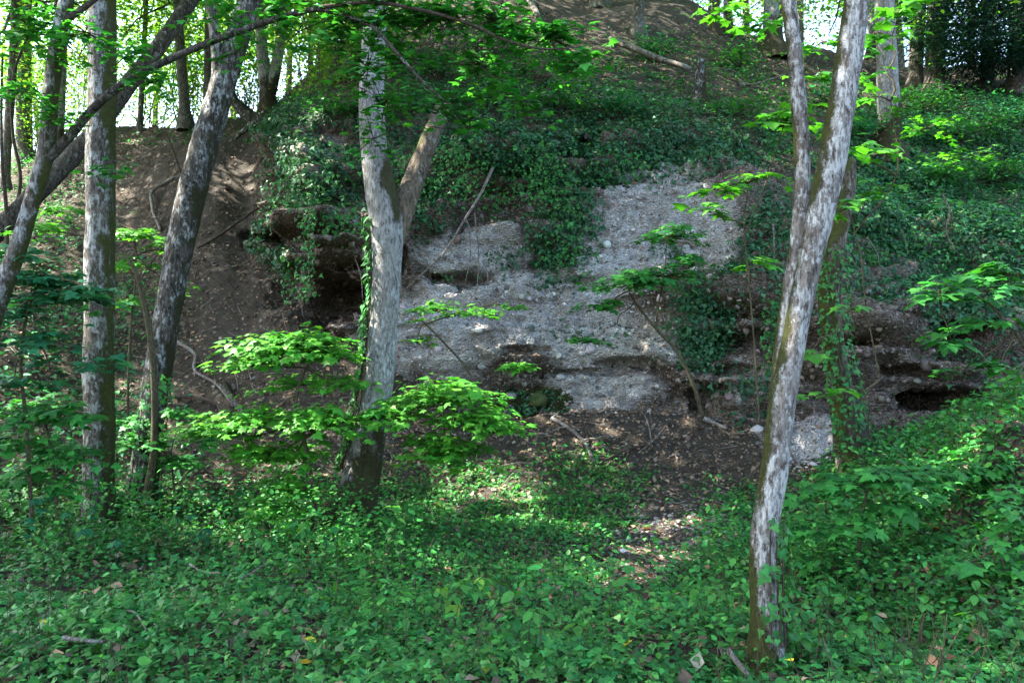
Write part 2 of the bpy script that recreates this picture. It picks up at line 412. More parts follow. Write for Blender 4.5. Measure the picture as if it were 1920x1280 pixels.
H = hermite(np.arange(nR), G, vq, True)                       # (rows, nC, 5)
S = np.swapaxes(hermite(colx, np.swapaxes(H, 0, 1), uq), 0, 1)   # (rows, cols, 5)
rows, cols_ = S.shape[:2]
VV = np.repeat(vq[:, None], cols_, 1)
P0 = S[..., :3].copy(); PX = S[..., 3]; PY = S[..., 4]

def ell(cx, cy, rx, ry, soft=0.5, px=None, py=None):
    """1 inside an ellipse given in frame units on the sheet, fading at the edge"""
    px = PX if px is None else px; py = PY if py is None else py
    q = np.sqrt(((px - cx) / rx) ** 2 + ((py - cy) / ry) ** 2)
    return 1 - sstep(q, 1 - soft, 1 + soft * 0.5)

def grid_normals(P):
    du = np.gradient(P, axis=1); dv = np.gradient(P, axis=0)
    n = norm(np.cross(du, dv)); 
    return n

N0 = grid_normals(P0)
flat = P0.reshape(-1, 3)
rs = lambda a: a.reshape(rows, cols_)
# rock mask
top_v = np.interp(PX, [470, 560, 700, 900, 1100, 1300, 1450, 1600, 1750, 1950, 2300], [9.6, 11.6, 11.4, 11.2, 11.3, 11.1, 10.6, 10.3, 10.1, 10.0, 9.5])
bot_v = np.interp(PX, [470, 560, 700, 900, 1200, 1300, 1400, 1560, 2000], [8.6, 8.3, 7.6, 6.8, 6.9, 7.0, 7.0, 7.0, 7.0])
rock = sstep(VV, bot_v - 0.25, bot_v + 0.25) * (1 - sstep(VV, top_v - 0.1, top_v + 0.5)) * sstep(PX, 470, 510)
rock = np.maximum(rock, ell(560, 265, 45, 45)); rock = np.maximum(rock, 0.8 * ell(1040, 150, 90, 18)); rock = np.maximum(rock, 0.7*ell(1490, 820, 90, 40))
pale = np.maximum.reduce([ell(1230, 370, 110, 70), ell(1170, 470, 110, 90), ell(1050, 590, 210, 80), ell(1150, 640, 170, 60), ell(1330, 440, 70, 50),
                          ell(1130, 720, 130, 45) * 0.85, ell(850, 650, 110, 70) * 0.8, ell(760, 620, 50, 100)*0.7, ell(880, 470, 120, 55) * 0.72, ell(980, 560, 170, 60) * .95, ell(860, 570, 120, 60) * .85, ell(1280, 600, 60, 50) * 0.5, ell(650, 640, 70, 30) * 0.7,
                          ell(1540, 820, 70, 50) * 0.75, ell(1700, 560, 110, 40) * 0.36, ell(1400, 700, 70, 60) * 0.35, ell(650,440,50,25)*0.6, ell(600,250,60,60)*0.5])
moss = np.maximum.reduce([ell(1010, 745, 70, 30), ell(950, 740, 50, 25) * 0.8, ell(1780, 1060, 70, 50) * 0.9, ell(1400, 580, 60, 25) * 0.5, ell(1580, 980, 80, 80) * 0.6, ell(560, 300, 80, 60) * 0.4])
bare = np.maximum.reduce([ell(450, 560, 110, 130), ell(430, 380, 60, 110) * 0.8, ell(1200, 40, 160, 40) * 0.9, ell(1200, 760, 130, 60) * 0.5, ell(1830, 960, 90, 40) * 0.8])
# displacement
disp = np.zeros((rows, cols_))
big = rs(fbm(flat, 0.55, 3, 3)); mid = rs(fbm(flat, 1.7, 3, 9)); fine = rs(fbm(flat, 5.0, 3, 21)); tiny = rs(fbm(flat, 14.0, 2, 33))
scale_far = np.clip(P0[..., 1] / 12, 0.3, 2.5)
disp += (1 - rock) * (1 - .55 * np.clip(bare, 0, 1)) * (0.10 * big * np.clip(scale_far, 0.3, 1.6) + 0.06 * mid * np.clip(scale_far, 0.4, 1.3) + 0.035 * fine + 0.012 * tiny)
sq = flat * np.array([0.32, 0.32, 1.9]); sq2 = flat * np.array([0.6, 0.6, 4.6])
strata = rs(fbm(sq, 1.0, 3, 51)); strata2 = rs(fbm(sq2, 1.0, 2, 67))
led = np.tanh(strata * 5.0) * 0.30 + np.tanh(strata2 * 4) * 0.13
calm = 1 - .68 * np.clip(pale, 0, 1)
disp += rock * (led * calm + 0.26 * big + 0.15 * mid * calm + 0.085 * fine + 0.05 * tiny)
bedn = rs(fbm(flat * np.array([1.1, 1.1, 7.0]), 1.0, 3, 91)); pit = rs(fbm(flat * np.array([1, 1, 1.6]), 6.5, 2, 95))
disp += rock * (0.05 * np.tanh(bedn * 3.2) * np.clip(.55 + 1.2 * rs(fbm(flat, .8, 2, 97)), 0, 1) - 0.09 * sstep(pit, .22, .5))
disp += (1 - rock) * sstep(PY, 860, 980) * (VV < 7) * (0.10 * rs(fbm(flat, 1.1, 2, 77)) + .05 * rs(fbm(flat, 2.7, 2, 78)))
P = P0 + N0 * disp[..., None]
# hollows and undercuts worn into the face: steep lip above, floor below
CAV = [(625, 552, 100, 52, 2.0), (600, 452, 95, 20, 1.1), (535, 535, 50, 45, .7), (650, 500, 50, 10, .5), (560, 395, 60, 12, .5), (464, 450, 20, 16, 0.7), (1090, 268, 44, 20, 1.2), (850, 523, 72, 13, 0.55), (1180, 682, 76, 12, 0.6), (1615, 650, 40, 15, .6),
       (1800, 640, 82, 30, 1.1), (1790, 738, 110, 24, 1.3), (1400, 622, 75, 15, 0.5), (1130, 694, 120, 7, .35), (1260, 446, 60, 6, .25), (1190, 566, 80, 5, .2), (1375, 305, 13, 22, 0.8), (940, 385, 110, 46, 0.55), (975, 660, 50, 10, .3),
       (1310, 745, 30, 22, 0.7), (1010, 152, 44, 14, .9), (1175, 312, 30, 12, .4), (520, 295, 26, 12, .5), (1380, 690, 60, 12, .35), (620, 240, 45, 12, .5), (1640,560,40,10,.3), (1700, 690, 60, 10, .4), (730,480,40,40,.8)]
cav = np.zeros((rows, cols_))
wob = 1 + 0.4 * mid + .3 * fine
for cx, cy, rx, ry, dp in CAV:
    dy = (PY - cy) / ry
    q = np.sqrt((((PX - cx) / rx)) ** 2 + np.where(dy < 0, dy, dy * 0.7) ** 2) * wob
    cav = np.maximum(cav, dp * (1 - sstep(q, 0.45, 1.1)))
cav *= (VV > 6.2)
P[..., 1] += cav
# overhanging lips just above the larger hollows
for cx, cy, rx, ry, dp in CAV:
    if dp >= 0.5:
        P[..., 1] -= 0.28 * dp * ell(cx, cy - ry * 1.7, rx * 1.1, ry * 0.8, 0.9) * (VV > 6.5)
for cx, cy, rx, ry, dp in [(645, 468, 62, 9, .6), (610, 415, 70, 14, .45), (560, 288, 36, 20, .55), (528, 283, 22, 14, .45), (655, 612, 55, 12, .4), (500, 380, 25, 30, .3), (590, 340, 50, 25, .35), (900, 300, 120, 20, .35), (1100, 245, 60, 12, .35), (1350, 600, 60, 12, .3), (1640, 600, 60, 10, .3), (1750, 680, 90, 10, .35)]:
    P[..., 1] -= dp * ell(cx, cy, rx, ry, .5) * np.clip(1 + .6 * fine + .5 * mid, 0, 1.6) * (VV > 6.5)
# earth mound with root plate below the ridge tree, right-hand bank humps
P[..., 2] += 0.5 * ell(1880, 900, 120, 60, 0.9) * (VV < 6.2)
NRM = grid_normals(P)
idx = np.arange(rows * cols_).reshape(rows, cols_)
Q = np.stack([idx[:-1, :-1], idx[:-1, 1:], idx[1:, 1:], idx[1:, :-1]], -1).reshape(-1, 4)
qv = VV[:-1, :-1].ravel(); qr = rock[:-1, :-1].ravel()
is_rock = (qr > 0.35) & (qv > 6.0)
is_up = ~is_rock & (qv >= np.minimum(bot_v[:-1, :-1].ravel(), 8.2))
attrs = {'rock': rock.ravel(), 'pale': pale.ravel(), 'moss': moss.ravel(), 'bare': bare.ravel()}
def sub_sheet(name, sel, label, cat):
    q = Q[sel]; used = np.unique(q); remap = np.full(rows * cols_, -1, np.int64); remap[used] = np.arange(len(used))
    me = make_mesh(name, P.reshape(-1, 3)[used], remap[q], EARTH, attrs={k: v[used] for k, v in attrs.items()})
    return solo(name, me, label, cat, kind='structure')
ground = sub_sheet('ground', ~is_rock & ~is_up, 'forest floor of dark soil in the hollow before the rock face', 'ground')
cliff = sub_sheet('cliff', is_rock, 'pale and brown conglomerate rock face with ledges and hollows', 'cliff')
hillside = sub_sheet('hillside', is_up, 'earthy wooded slope rising above and left of the rock face', 'slope')

# pixel lookup on the sheet
_pr = P.reshape(-1, 3); _ok = _pr[:, 1] > 3
_sx = np.where(_ok, _pr[:, 0] / np.maximum(_pr[:, 1], .1) * FPX + 960, -9e9)
_sy = np.where(_ok, 640 - (_pr[:, 2] - CAMZ) / np.maximum(_pr[:, 1], .1) * FPX, -9e9)
def hit(px, py):
    for rad in (5, 9, 16, 40, 120, 400):
        k = np.nonzero((abs(_sx - px) < rad) & (abs(_sy - py) < rad))[0]
        if len(k):
            d = _pr[k, 1]
            kk = k[np.argmin(d + 0.0)]
            return _pr[kk].copy()
    return W(px, py, 20)
def ground_z(x, y):
    k = np.nonzero((abs(_pr[:, 0] - x) < 0.4) & (abs(_pr[:, 1] - y) < 0.4))[0]
    if not len(k): k = [np.argmin((_pr[:, 0] - x) ** 2 + (_pr[:, 1] - y) ** 2)]
    k = np.asarray(k); return _pr[k[np.argmin((_pr[k, 0] - x) ** 2 + (_pr[k, 1] - y) ** 2)], 2]

# quad areas for scattering
_a = P[:-1, :-1]; _b = P[:-1, 1:]; _c = P[1:, 1:]; _d = P[1:, :-1]
AREA = 0.5 * (np.linalg.norm(np.cross(_b - _a, _c - _a), axis=-1) + np.linalg.norm(np.cross(_c - _a, _d - _a), axis=-1))
VIS = (PX[:-1, :-1] > -260) & (PX[:-1, :-1] < 2200) & (VV[:-1, :-1] > 1.6) & (VV[:-1, :-1] < 13.6) & (P[:-1, :-1, 1] < 33)
def scatter(density, seed=0, jitter=True):
    """density (rows, cols) per square metre -> points, normals, sheet coords"""
    r = np.random.default_rng(seed)
    w = (AREA * density[:-1, :-1] * VIS).ravel()
    n = r.poisson(w.sum()); 
    k = r.choice(len(w), n, p=w / w.sum())
    i, j = np.unravel_index(k, AREA.shape); u = r.random((n, 1)); v = r.random((n, 1))
    def lerp(A):
        A = A if A.ndim == 3 else A[..., None]
        return (A[i, j] * (1 - u) * (1 - v) + A[i, j + 1] * u * (1 - v) + A[i + 1, j + 1] * u * v + A[i + 1, j] * (1 - u) * v)
    return lerp(P), norm(lerp(NRM)), lerp(PX)[:, 0], lerp(PY)[:, 0]

# ------------------------------------------------------------------ leaves
def fan(outline, centre):
    v = np.array([centre] + [(x, y, z) for x, y, z in outline], float)
    n = len(outline)
    f = np.array([[0, 1 + i, 1 + (i + 1) % n] for i in range(n)])
    return v, f
def sym(half, z):
    """half outline from the stalk to the tip, right side -> closed outline, z from z(x,y)"""
    pts = half + [(-x, y) for x, y in reversed(half[1:-1])]
    return [(x, y, z(x, y)) for x, y in pts]
IVY_T = fan(sym([(0, 0), (.27, -.17), (.52, .12), (.24, .38), (0, 1)], lambda x, y: -.12 * x * x - .12 * y * y), (0, .3, .03))
MAPLE_T = fan(sym([(0, 0), (.2, -.13), (.52, -.06), (.38, .16), (.66, .5), (.28, .44), (.22, .62), (0, 1)], lambda x, y: -.25 * x * x - .15 * y * y), (0, .28, .03))
OVATE_T = fan(sym([(0, 0), (.24, .16), (.33, .45), (.2, .75), (0, 1)], lambda x, y: .1 * abs(x) - .18 * y * y), (0, .45, -.05))
SIMPLE_T = (np.array([(0, 0, 0), (.33, .42, .06), (0, 1, -.1), (-.33, .42, .06)]), np.array([[0, 1, 2], [0, 2, 3]]))
LITTER_T = (np.array([(0, 0, 0), (.34, .42, .13), (0, 1, .03), (-.34, .5, .15)]), np.array([[0, 1, 2], [0, 2, 3]]))
IVYFAR_T = (np.array([(0, 0, 0), (.5, .08, -.05), (.2, .42, .02), (0, 1, -.12), (-.2, .42, .02), (-.5, .08, -.05)]), np.array([[0, 1, 2], [0, 2, 3], [0, 3, 4], [0, 4, 5]]))
OVATEFAR_T = (np.array([(0, 0, 0), (.3, .3, .03), (.2, .72, -.06), (0, 1, -.18), (-.2, .72, -.06), (-.3, .3, .03)]), np.array([[0, 1, 2], [0, 2, 3], [0, 3, 4], [0, 4, 5]]))
NARROW_T = (np.array([(0, 0, 0), (.12, .4, .03), (0, 1, -.12), (-.12, .4, .03)]), np.array([[0, 1, 2], [0, 2, 3]]))

def frames(n, tip):
    n = norm(n); y = norm(tip - n * np.sum(tip * n, -1, keepdims=True)); x = np.cross(y, n)
    return np.stack([x, y, n], 1)          # rows: axes

def leaf_arrays(tmpl, pos, nrm, tip, size, col):
    tv, tf = tmpl
    M = frames(nrm, tip)
    V = pos[:, None, :] + np.einsum('vk,nkj->nvj', tv, M) * size[:, None, None]
    F = (tf[None] + (np.arange(len(pos)) * len(tv))[:, None, None]).reshape(-1, 3)
    C = np.repeat(col, len(tv), 0)
    return V.reshape(-1, 3), F, C

class Bag:
    def __init__(s): s.V, s.F, s.C, s.n = [], [], [], 0
    def add(s, V, F, C):
        s.V.append(V); s.F.append(F + s.n); s.C.append(C); s.n += len(V)
    def leaves(s, *a): s.add(*leaf_arrays(*a))
    def mesh(s, name, mat, smooth=True):
        return make_mesh(name, np.concatenate(s.V), np.concatenate(s.F), mat, np.concatenate(s.C), smooth=smooth)

def rdir(n, r=rng): return norm(r.normal(size=(n, 3)))
def tint(n, base, hue=0.12, val=0.3, r=rng):
    b = np.array(base)[None] * np.exp(np.clip(r.normal(0, val, (n, 1)), -.8, .6))
    w = np.clip(r.normal(0, hue, (n, 1)), -.25, .3)
    return np.clip(b * np.concatenate([1 + 1.6 * w, 1 + 0.2 * w, 1 - 0.6 * w], 1), 0.004, 0.6)

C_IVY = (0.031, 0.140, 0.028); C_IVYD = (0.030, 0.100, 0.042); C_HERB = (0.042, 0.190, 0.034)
C_MAPLE = (0.064, 0.240, 0.022); C_SHADE = (0.036, 0.185, 0.032); C_TEAL = (0.028, 0.15, 0.062)  # shade and teal greens carry the look of shade in the leaf colour

# ------------------------------------------------------------------ tubes
def tube(pts, rad, sides=10, step=0.06, rough=0.0, seed=0, flare=0.0, cap=True, lobes=0.0):
    """tapered tube through pts; V, F(quads)"""
    pts = np.asarray(pts, float); rad = np.asarray(rad, float)
    s = np.concatenate([[0], np.cumsum(np.linalg.norm(np.diff(pts, axis=0), axis=1))])
    n = int(max(3, min(400, s[-1] / step))); q = np.linspace(0, s[-1], n)
    C = hermite(s, pts, q); Rr = np.maximum(np.interp(q, s, rad), 0.0008)
    T = norm(np.gradient(C, axis=0))
    up = np.array([0.31, 0.87, 0.38]); A = norm(np.cross(T, up)); B = np.cross(T, A)
    th = np.linspace(0, 2 * math.pi, sides, endpoint=False)
    ring = np.cos(th)[None, :, None] * A[:, None, :] + np.sin(th)[None, :, None] * B[:, None, :]
    rr = np.repeat(Rr[:, None], sides, 1)
    if rough > 0:
        p = (C[:, None, :] + ring * Rr[:, None, None]).reshape(-1, 3)
        pa = p * np.array([1, 1, 0.35])
        nz = 0.6 * fbm(pa, 4.5 , 3, seed) + 0.4 * fbm(pa, 16, 2, seed + 5) 
        rr = rr * (1 + rough * nz.reshape(n, sides))
    if lobes > 0:
        rr = rr * (1 + lobes * (np.cos(3 * th + seed) + 0.6 * np.cos(5 * th + 2 * seed))[None, :] * np.exp(-q / 0.35)[:, None])
    V = (C[:, None, :] + ring * rr[..., None]).reshape(-1, 3)
    i = np.arange(n - 1)[:, None] * sides; j = np.arange(sides)[None, :]; j2 = (j + 1) % sides
    F = np.stack([i + j, i + j2, i + sides + j2, i + sides + j], -1).reshape(-1, 4)
    if cap:
        m = len(V); V = np.vstack([V, C[-1] + T[-1] * Rr[-1] * 0.4]); b = (n - 1) * sides
        capf = np.array([[b + k, b + (k + 1) % sides, m, m] for k in range(sides)])
        F = np.vstack([F, capf])
    return V, F

def quads_ok(F):  # degenerate quads (caps) -> keep as quads with a repeated vertex is illegal, so triangulate all
    t1 = F[:, [0, 1, 2]]; t2 = F[:, [0, 2, 3]]
    t = np.vstack([t1, t2]); return t[(t[:, 0] != t[:, 1]) & (t[:, 1] != t[:, 2]) & (t[:, 0] != t[:, 2])]

def tube_mesh(name, pts, rad, mat, **k):
    V, F = tube(pts, rad, **k); return make_mesh(name, V, quads_ok(F), mat)

def tubes_mesh(name, L, mat, **k):
    Vs, Fs, n = [], [], 0
    for pts, rad in L:
        V, F = tube(pts, rad, **k); Vs.append(V); Fs.append(quads_ok(F) + n); n += len(V)
    return make_mesh(name, np.vstack(Vs), np.vstack(Fs), mat)

def pix_path(L, d, d2=None):
    """[(px,py,width px)...] at distance d (to d2 at the end) -> points, radii"""
    n = len(L); ds = np.full(n, d) if d2 is None else np.linspace(d, d2, n)
    pts = np.array([W(a, b, dd) for (a, b, w), dd in zip(L, ds)])
    rad = np.array([w / 2 / FPX * dd for (a, b, w), dd in zip(L, ds)])
    return pts, rad

def wavy(a, b, n, amp, r, sag=0.0):
    t = np.linspace(0, 1, n)[:, None]; L = np.linalg.norm(b - a)
    p = a * (1 - t) + b * t + r.normal(0, amp * L, (n, 3)) * np.sin(math.pi * t) ** 0.5
    p[:, 2] += sag * L * np.sin(math.pi * t[:, 0]); p[0] = a; p[-1] = b
    return p

# ------------------------------------------------------------------ trees
def D(px, py): return float(hit(px, py)[1])

def trunk_part(tree, L, d, bark, d2=None, sides=28, name='trunk', rough=0.10, lobes=0.0, seed=1, step=0.05, sink=True, label=None):
    pts, rad = pix_path(L, d, d2)
    if sink:
        pts = np.vstack([pts[0] - np.array([0, 0, 0.25]), pts]); rad = np.concatenate([[rad[0] * 1.15], rad])
    me = tube_mesh(name, pts, rad, bark, sides=sides, rough=rough, lobes=lobes, seed=seed, step=step)
    return part(name, me, tree, label=label)

def new_tree(px, py, label, cat='tree', group=None, name='tree', d=None):
    b = hit(px, py) if d is None else W(px, py, d)
    return empty(name, b, label, cat, group), float(b[1])

CANOPY_TREES = []
# the slim lichen-spotted trunk at the far left with its long limb across the frame
LT, dL = new_tree(-80, 770, 'slim leaning tree at far left spotted with lichen, long limb arching across the top', d=7.2)
trunk_part(LT, [(-80, 770, 40), (-30, 640, 36), (5, 540, 34), (35, 460, 31), (62, 370, 29), (85, 290, 30), (95, 180, 28), (108, 80, 28), (125, 0, 26), (160, -250, 26), (180, -600, 20), (190, -900, 12)], 7.2, BARK_LEFT, seed=3)
limb_px = [(84, 305, 18), (125, 262, 18), (175, 204, 16), (230, 158, 15), (300, 120, 14), (380, 85, 13), (460, 55, 12), (540, 30, 11), (600, 18, 9), (640, 28, 8), (700, 52, 7), (740, 95, 6), (790, 150, 5), (832, 188, 3)]
trunk_part(LT, limb_px, 7.2, BARK_LIMB, d2=6.6, sides=14, name='limb', sink=False, seed=8, rough=0.12)
trunk_part(LT, [(600, 14, 8), (700, 5, 7), (800, 22, 7), (880, 45, 6), (960, 80, 5), (1020, 92, 4), (1090, 88, 2)], 6.75, TWIG, d2=6.5, sides=8, name='limb', sink=False, seed=9)
trunk_part(LT, [(118, 40, 18), (150, 20, 12), (190, -10, 10), (260, -60, 8)], 7.2, TWIG, sides=8, name='limb', sink=False, seed=10)
CANOPY_TREES.append((LT, W(180, -900, 7.2)))

# tall mottled trunk on the left
T1, d1 = new_tree(186, 1000, 'tall straight tree on the left with mottled grey bark and a dark mossy right side')
trunk_part(T1, [(186, 1008, 92), (186, 985, 68), (186, 950, 58), (185, 880, 55), (187, 800, 54), (184, 700, 54), (187, 600, 52), (186, 500, 53), (189, 400, 51), (188, 300, 52), (191, 200, 50), (192, 0, 48), (196, -300, 42), (200, -900, 30), (204, -1500, 14)], d1, BARK_LEFT, sides=40, lobes=0.14, seed=5, rough=0.12)
CANOPY_TREES.append((T1, W(202, -1300, d1)))

# leaning furrowed trunk
T2, d2_ = new_tree(262, 945, 'leaning tree with dark furrowed bark and pale ridges, second trunk from the left')
trunk_part(T2, [(256, 955, 96), (264, 920, 62), (272, 870, 50), (284, 780, 47), (296, 700, 49), (314, 590, 46), (336, 470, 50), (364, 345, 50), (398, 225, 50), (428, 125, 48), (455, 40, 44), (490, -80, 38), (560, -400, 32), (600, -900, 16)], d2_, BARK_DARK, d2=d2_ + 1.0, sides=44, lobes=0.1, seed=7, rough=0.22)
trunk_part(T2, [(276, 935, 16), (288, 850, 14), (290, 740, 13), (283, 640, 12), (268, 560, 10), (250, 500, 7), (225, 470, 4)], d2_ - 0.25, STEM, sides=8, name='side_stem', seed=2)
trunk_part(T2, [(405, 210, 26), (408, 120, 22), (398, 30, 20), (380, -80, 16)], d2_ + 0.6, BARK_DARK, sides=14, name='limb', sink=False, seed=14)
CANOPY_TREES.append((T2, W(600, -800, d2_ + 1)))

# dark leaning tree behind the left trunks
dD = 14.5
T4 = empty('tree', W(-60, 500, dD), 'dark tree leaning steeply to the right behind the straight left trunk', 'tree')
trunk_part(T4, [(-60, 500, 44), (30, 402, 37), (110, 320, 34), (180, 245, 32), (240, 160, 31), (300, 85, 28), (345, 20, 26), (420, -80, 26), (560, -260, 18)], dD, BARK_LIMB, d2=dD + 1.5, sides=24, seed=15, rough=0.12)
CANOPY_TREES.append((T4, W(560, -260, dD + 1.5)))

# central tree with snapped side stem
T8, d8 = new_tree(662, 1000, 'large central tree with smooth grey trunk, mossy fork and ivy up its left side')
sp_ = W(748, 335, d8 - .05) - np.array(T8.location)
BARK_T8 = bark_material('bark_grey_with_fork_moss', (0.33, 0.33, 0.315), (0.13, 0.125, 0.115), (0.46, 0.475, 0.465), 0.5, 0.26, (0.4, -0.3, 0), 1.0, 1.3, foot=0.62, foot_h=1.7, moss=(.05, .048, .02), spot=(float(sp_[0]), float(sp_[1]), float(sp_[2]) * .62, .42))
trunk_part(T8, [(654, 1014, 132), (660, 985, 100), (666, 950, 84), (680, 880, 68), (697, 790, 60), (711, 700, 55), (720, 600, 54), (726, 500, 54), (724, 430, 60), (712, 355, 58), (702, 290, 50), (697, 200, 47), (700, 100, 44), (705, 0, 42), (715, -300, 40), (735, -900, 26), (740, -1400, 12)], d8, BARK_T8, sides=44, lobes=0.12, seed=21, rough=0.11)
trunk_part(T8, [(728, 490, 30), (744, 430, 46), (764, 370, 44), (782, 322, 38), (804, 264, 34), (820, 226, 32), (834, 194, 26)], d8 + 0.05, BARK_SNAG, d2=d8 + 0.5, sides=24, name='snapped_stem', sink=False, seed=24, rough=0.16, label='snapped brown side stem with bare wood')
CANOPY_TREES.append((T8, W(738, -1200, d8)))

# right twin-stemmed tree, crusted with white lichen
T9, d9 = new_tree(1432, 1245, 'twin-stemmed pale tree at right crusted with white lichen, nearest trunk to the camera')
trunk_part(T9, [(1432, 1268, 128), (1434, 1238, 84), (1437, 1195, 62), (1436, 1155, 54), (1432, 1100, 51), (1431, 1040, 50), (1438, 960, 48), (1452, 880, 50), (1462, 800, 48), (1475, 710, 49), (1492, 620, 44), (1512, 520, 42), (1534, 420, 48), (1556, 320, 51), (1574, 220, 49), (1592, 110, 48), (1604, 20, 46), (1612, -40, 44), (1640, -400, 40), (1660, -1000, 22)], d9, BARK_PALE, sides=40, lobes=0.14, seed=31, rough=0.17)
trunk_part(T9, [(1446, 830, 20), (1455, 740, 24), (1466, 640, 26), (1482, 540, 28), (1497, 450, 30), (1504, 360, 31), (1503, 280, 29), (1497, 190, 30), (1489, 90, 28), (1478, 0, 27), (1460, -250, 24), (1440, -700, 14)], d9 + 0.10, BARK_PALE, sides=28, name='stem', sink=False, seed=33, rough=0.12)
CANOPY_TREES.append((T9, W(1660, -1000, d9)))
# mossy ivy-wrapped trunk behind it
T10, d10 = new_tree(1605, 875, 'mossy ivy-wrapped trunk behind the pale right tree, snapped off halfway up')
trunk_part(T10, [(1618, 888, 130), (1604, 850, 80), (1588, 790, 54), (1574, 720, 46), (1562, 650, 42), (1556, 560, 40), (1566, 460, 38), (1580, 390, 34), (1590, 335, 30), (1594, 300, 18)], d10, BARK_MOSS, sides=30, lobes=0.1, seed=41, rough=0.14)

def roots(tree, n, r0, reach, bark, seed):
    r = np.random.default_rng(seed); b = np.array(tree.location)
    for k in range(n):
        a = -math.pi / 2 + (k - (n - 1) / 2) * (4.4 / n) + r.normal(0, .15); L = reach * r.uniform(.7, 1.2); pts = []
        for i, f in enumerate(np.linspace(0, 1, 6)):
            aa = a + .35 * math.sin(f * 3 + k) * f; q = b[:2] + np.array([math.cos(aa), math.sin(aa)]) * (r0 * .6 + f * L)
            z = ground_z(*q); pts.append([q[0], q[1], max(z, b[2] - .3) + (1 - f) ** 2 * r0 * 1.9 + .012 - .07 * f])
        part('root', tube_mesh('root', np.array(pts), np.linspace(r0 * .62, r0 * .14, 6), bark, sides=9, step=.04, rough=.2, seed=seed + k), tree)
roots(T8, 6, .19, .75, BARK_GREY, 1); roots(T1, 5, .12, .5, BARK_LEFT, 20); roots(T2, 5, .12, .5, BARK_DARK, 60); roots(T10, 4, .13, .5, BARK_MOSS, 80)

# twin grey tree on the ridge with an exposed root plate
T6, d6 = new_tree(505, 225, 'forked grey tree standing on the ridge above exposed roots')
trunk_part(T6, [(505, 228, 56), (503, 195, 34), (500, 165, 27), (492, 100, 21), (487, 0, 19), (480, -200, 15)], d6, BARK_GREY, sides=18, seed=51, lobes=0.12)
trunk_part(T6, [(505, 180, 24), (512, 150, 22), (522, 100, 20), (530, 40, 19), (534, -40, 18), (545, -240, 14)], d6, BARK_GREY, sides=16, name='stem', sink=False, seed=52)
for L in ([(430, 160, 10), (440, 190, 20), (465, 215, 24), (500, 228, 28), (535, 240, 20)], [(500, 215, 22), (470, 236, 14), (450, 252, 8), (440, 262, 4)], [(515, 215, 22), (540, 236, 14), (548, 258, 8)], [(505, 225, 20), (500, 245, 12), (490, 262, 6)]):
    trunk_part(T6, L, d6 - 0.35, BARK_DARK, sides=12, name='root', sink=False, seed=int(L[0][0]), rough=0.2)

# trees farther back: base, width, top, bark, label
FAR = [
 ((46, 300), 26, (40, -260), BARK_FAR, 'grey background tree farthest left beyond the ridge'),
 ((112, 310), 15, (108, -200), BARK_GREY, 'thin pale background trunk just right of the lichen-spotted far left trunk'),
 ((8, 350), 16, (30, -200), BARK_FAR, 'thin dark background trunk at the left edge of the picture'),
 ((347, 225), 18, (325, -200), BARK_FAR, 'thin trunk on the ridge left of the furrowed leaning tree'),
 ((388, 215), 14, (398, -200), BARK_FAR, 'thin trunk on the ridge crossing behind the furrowed leaning tree'),
 ((626, 145), 20, (622, -200), BARK_FAR, 'dark trunk on the ridge between the forked tree and the central tree'),
 ((583, 170), 9, (575, -200), BARK_FAR, 'pole-thin trunk on the ridge just right of the forked tree'),
 ((262, 240), 9, (285, -200), BARK_FAR, 'pole-thin trunk on the ridge beside the tall straight left tree'),
 ((1449, 95), 34, (1446, -300), BARK_GREY, 'thick grey trunk on the upper slope left of the pale twin stems'),
 ((1668, 285), 38, (1672, -300), BARK_GREY, 'thick bluish grey trunk on the right slope beside the pale tree'),
 ((1716, 165), 24, (1720, -300), BARK_FAR, 'dark trunk on the right skyline, left one of a close pair'),
 ((1752, 172), 32, (1762, -300), BARK_FAR, 'dark trunk on the right skyline, thicker one of a close pair'),
 ((1196, 58), 20, (1204, -250), BARK_FAR, 'trunk on the upper slope above the fallen log'),
 ((1342, 50), 14, (1340, -250), BARK_GREY, 'thin grey trunk at the top, left of two on the upper slope'),
 ((1364, 55), 16, (1372, -250), BARK_GREY, 'thin grey trunk at the top, right of two on the upper slope'),
 ((1634, 110), 16, (1640, -250), BARK_GREY, 'thin grey trunk just right of the pale tree on the skyline'),
 ((1910, 165), 34, (1905, -300), BARK_FAR, 'brown trunk on the slope at the upper right edge'),
 ((1125, 5), 26, (1120, -300), BARK_FAR, 'trunk at the very top of the slope above the earth bank'),
]
far_trees = []
for k, ((bx, by), w, (tx, ty), bark, lab) in enumerate(FAR):
    t_, d_ = new_tree(bx, by, lab, group='trees standing farther back')
    mx = (bx + tx) / 2 + rng.normal(0, 6)
    trunk_part(t_, [(bx, by + 4, w * 1.7), (bx + (tx - bx) * .06, by - 22, w * 1.1), (mx, (by + ty) / 2, w * .9), (tx, ty, w * .7)], d_, bark, sides=14, seed=60 + k, lobes=0.1, step=0.12)
    far_trees.append((t_, W(tx, ty, d_), d_))
# dark stump on the slope
st_, d_ = new_tree(1312, 182, 'dark weathered stump standing on the slope at the end of the fallen log', 'stump', name='tree_stump')
trunk_part(st_, [(1312, 186, 34), (1312, 170, 22), (1313, 145, 20), (1314, 122, 19), (1315, 112, 12)], d_, BARK_DARK, sides=14, seed=90, rough=0.25)

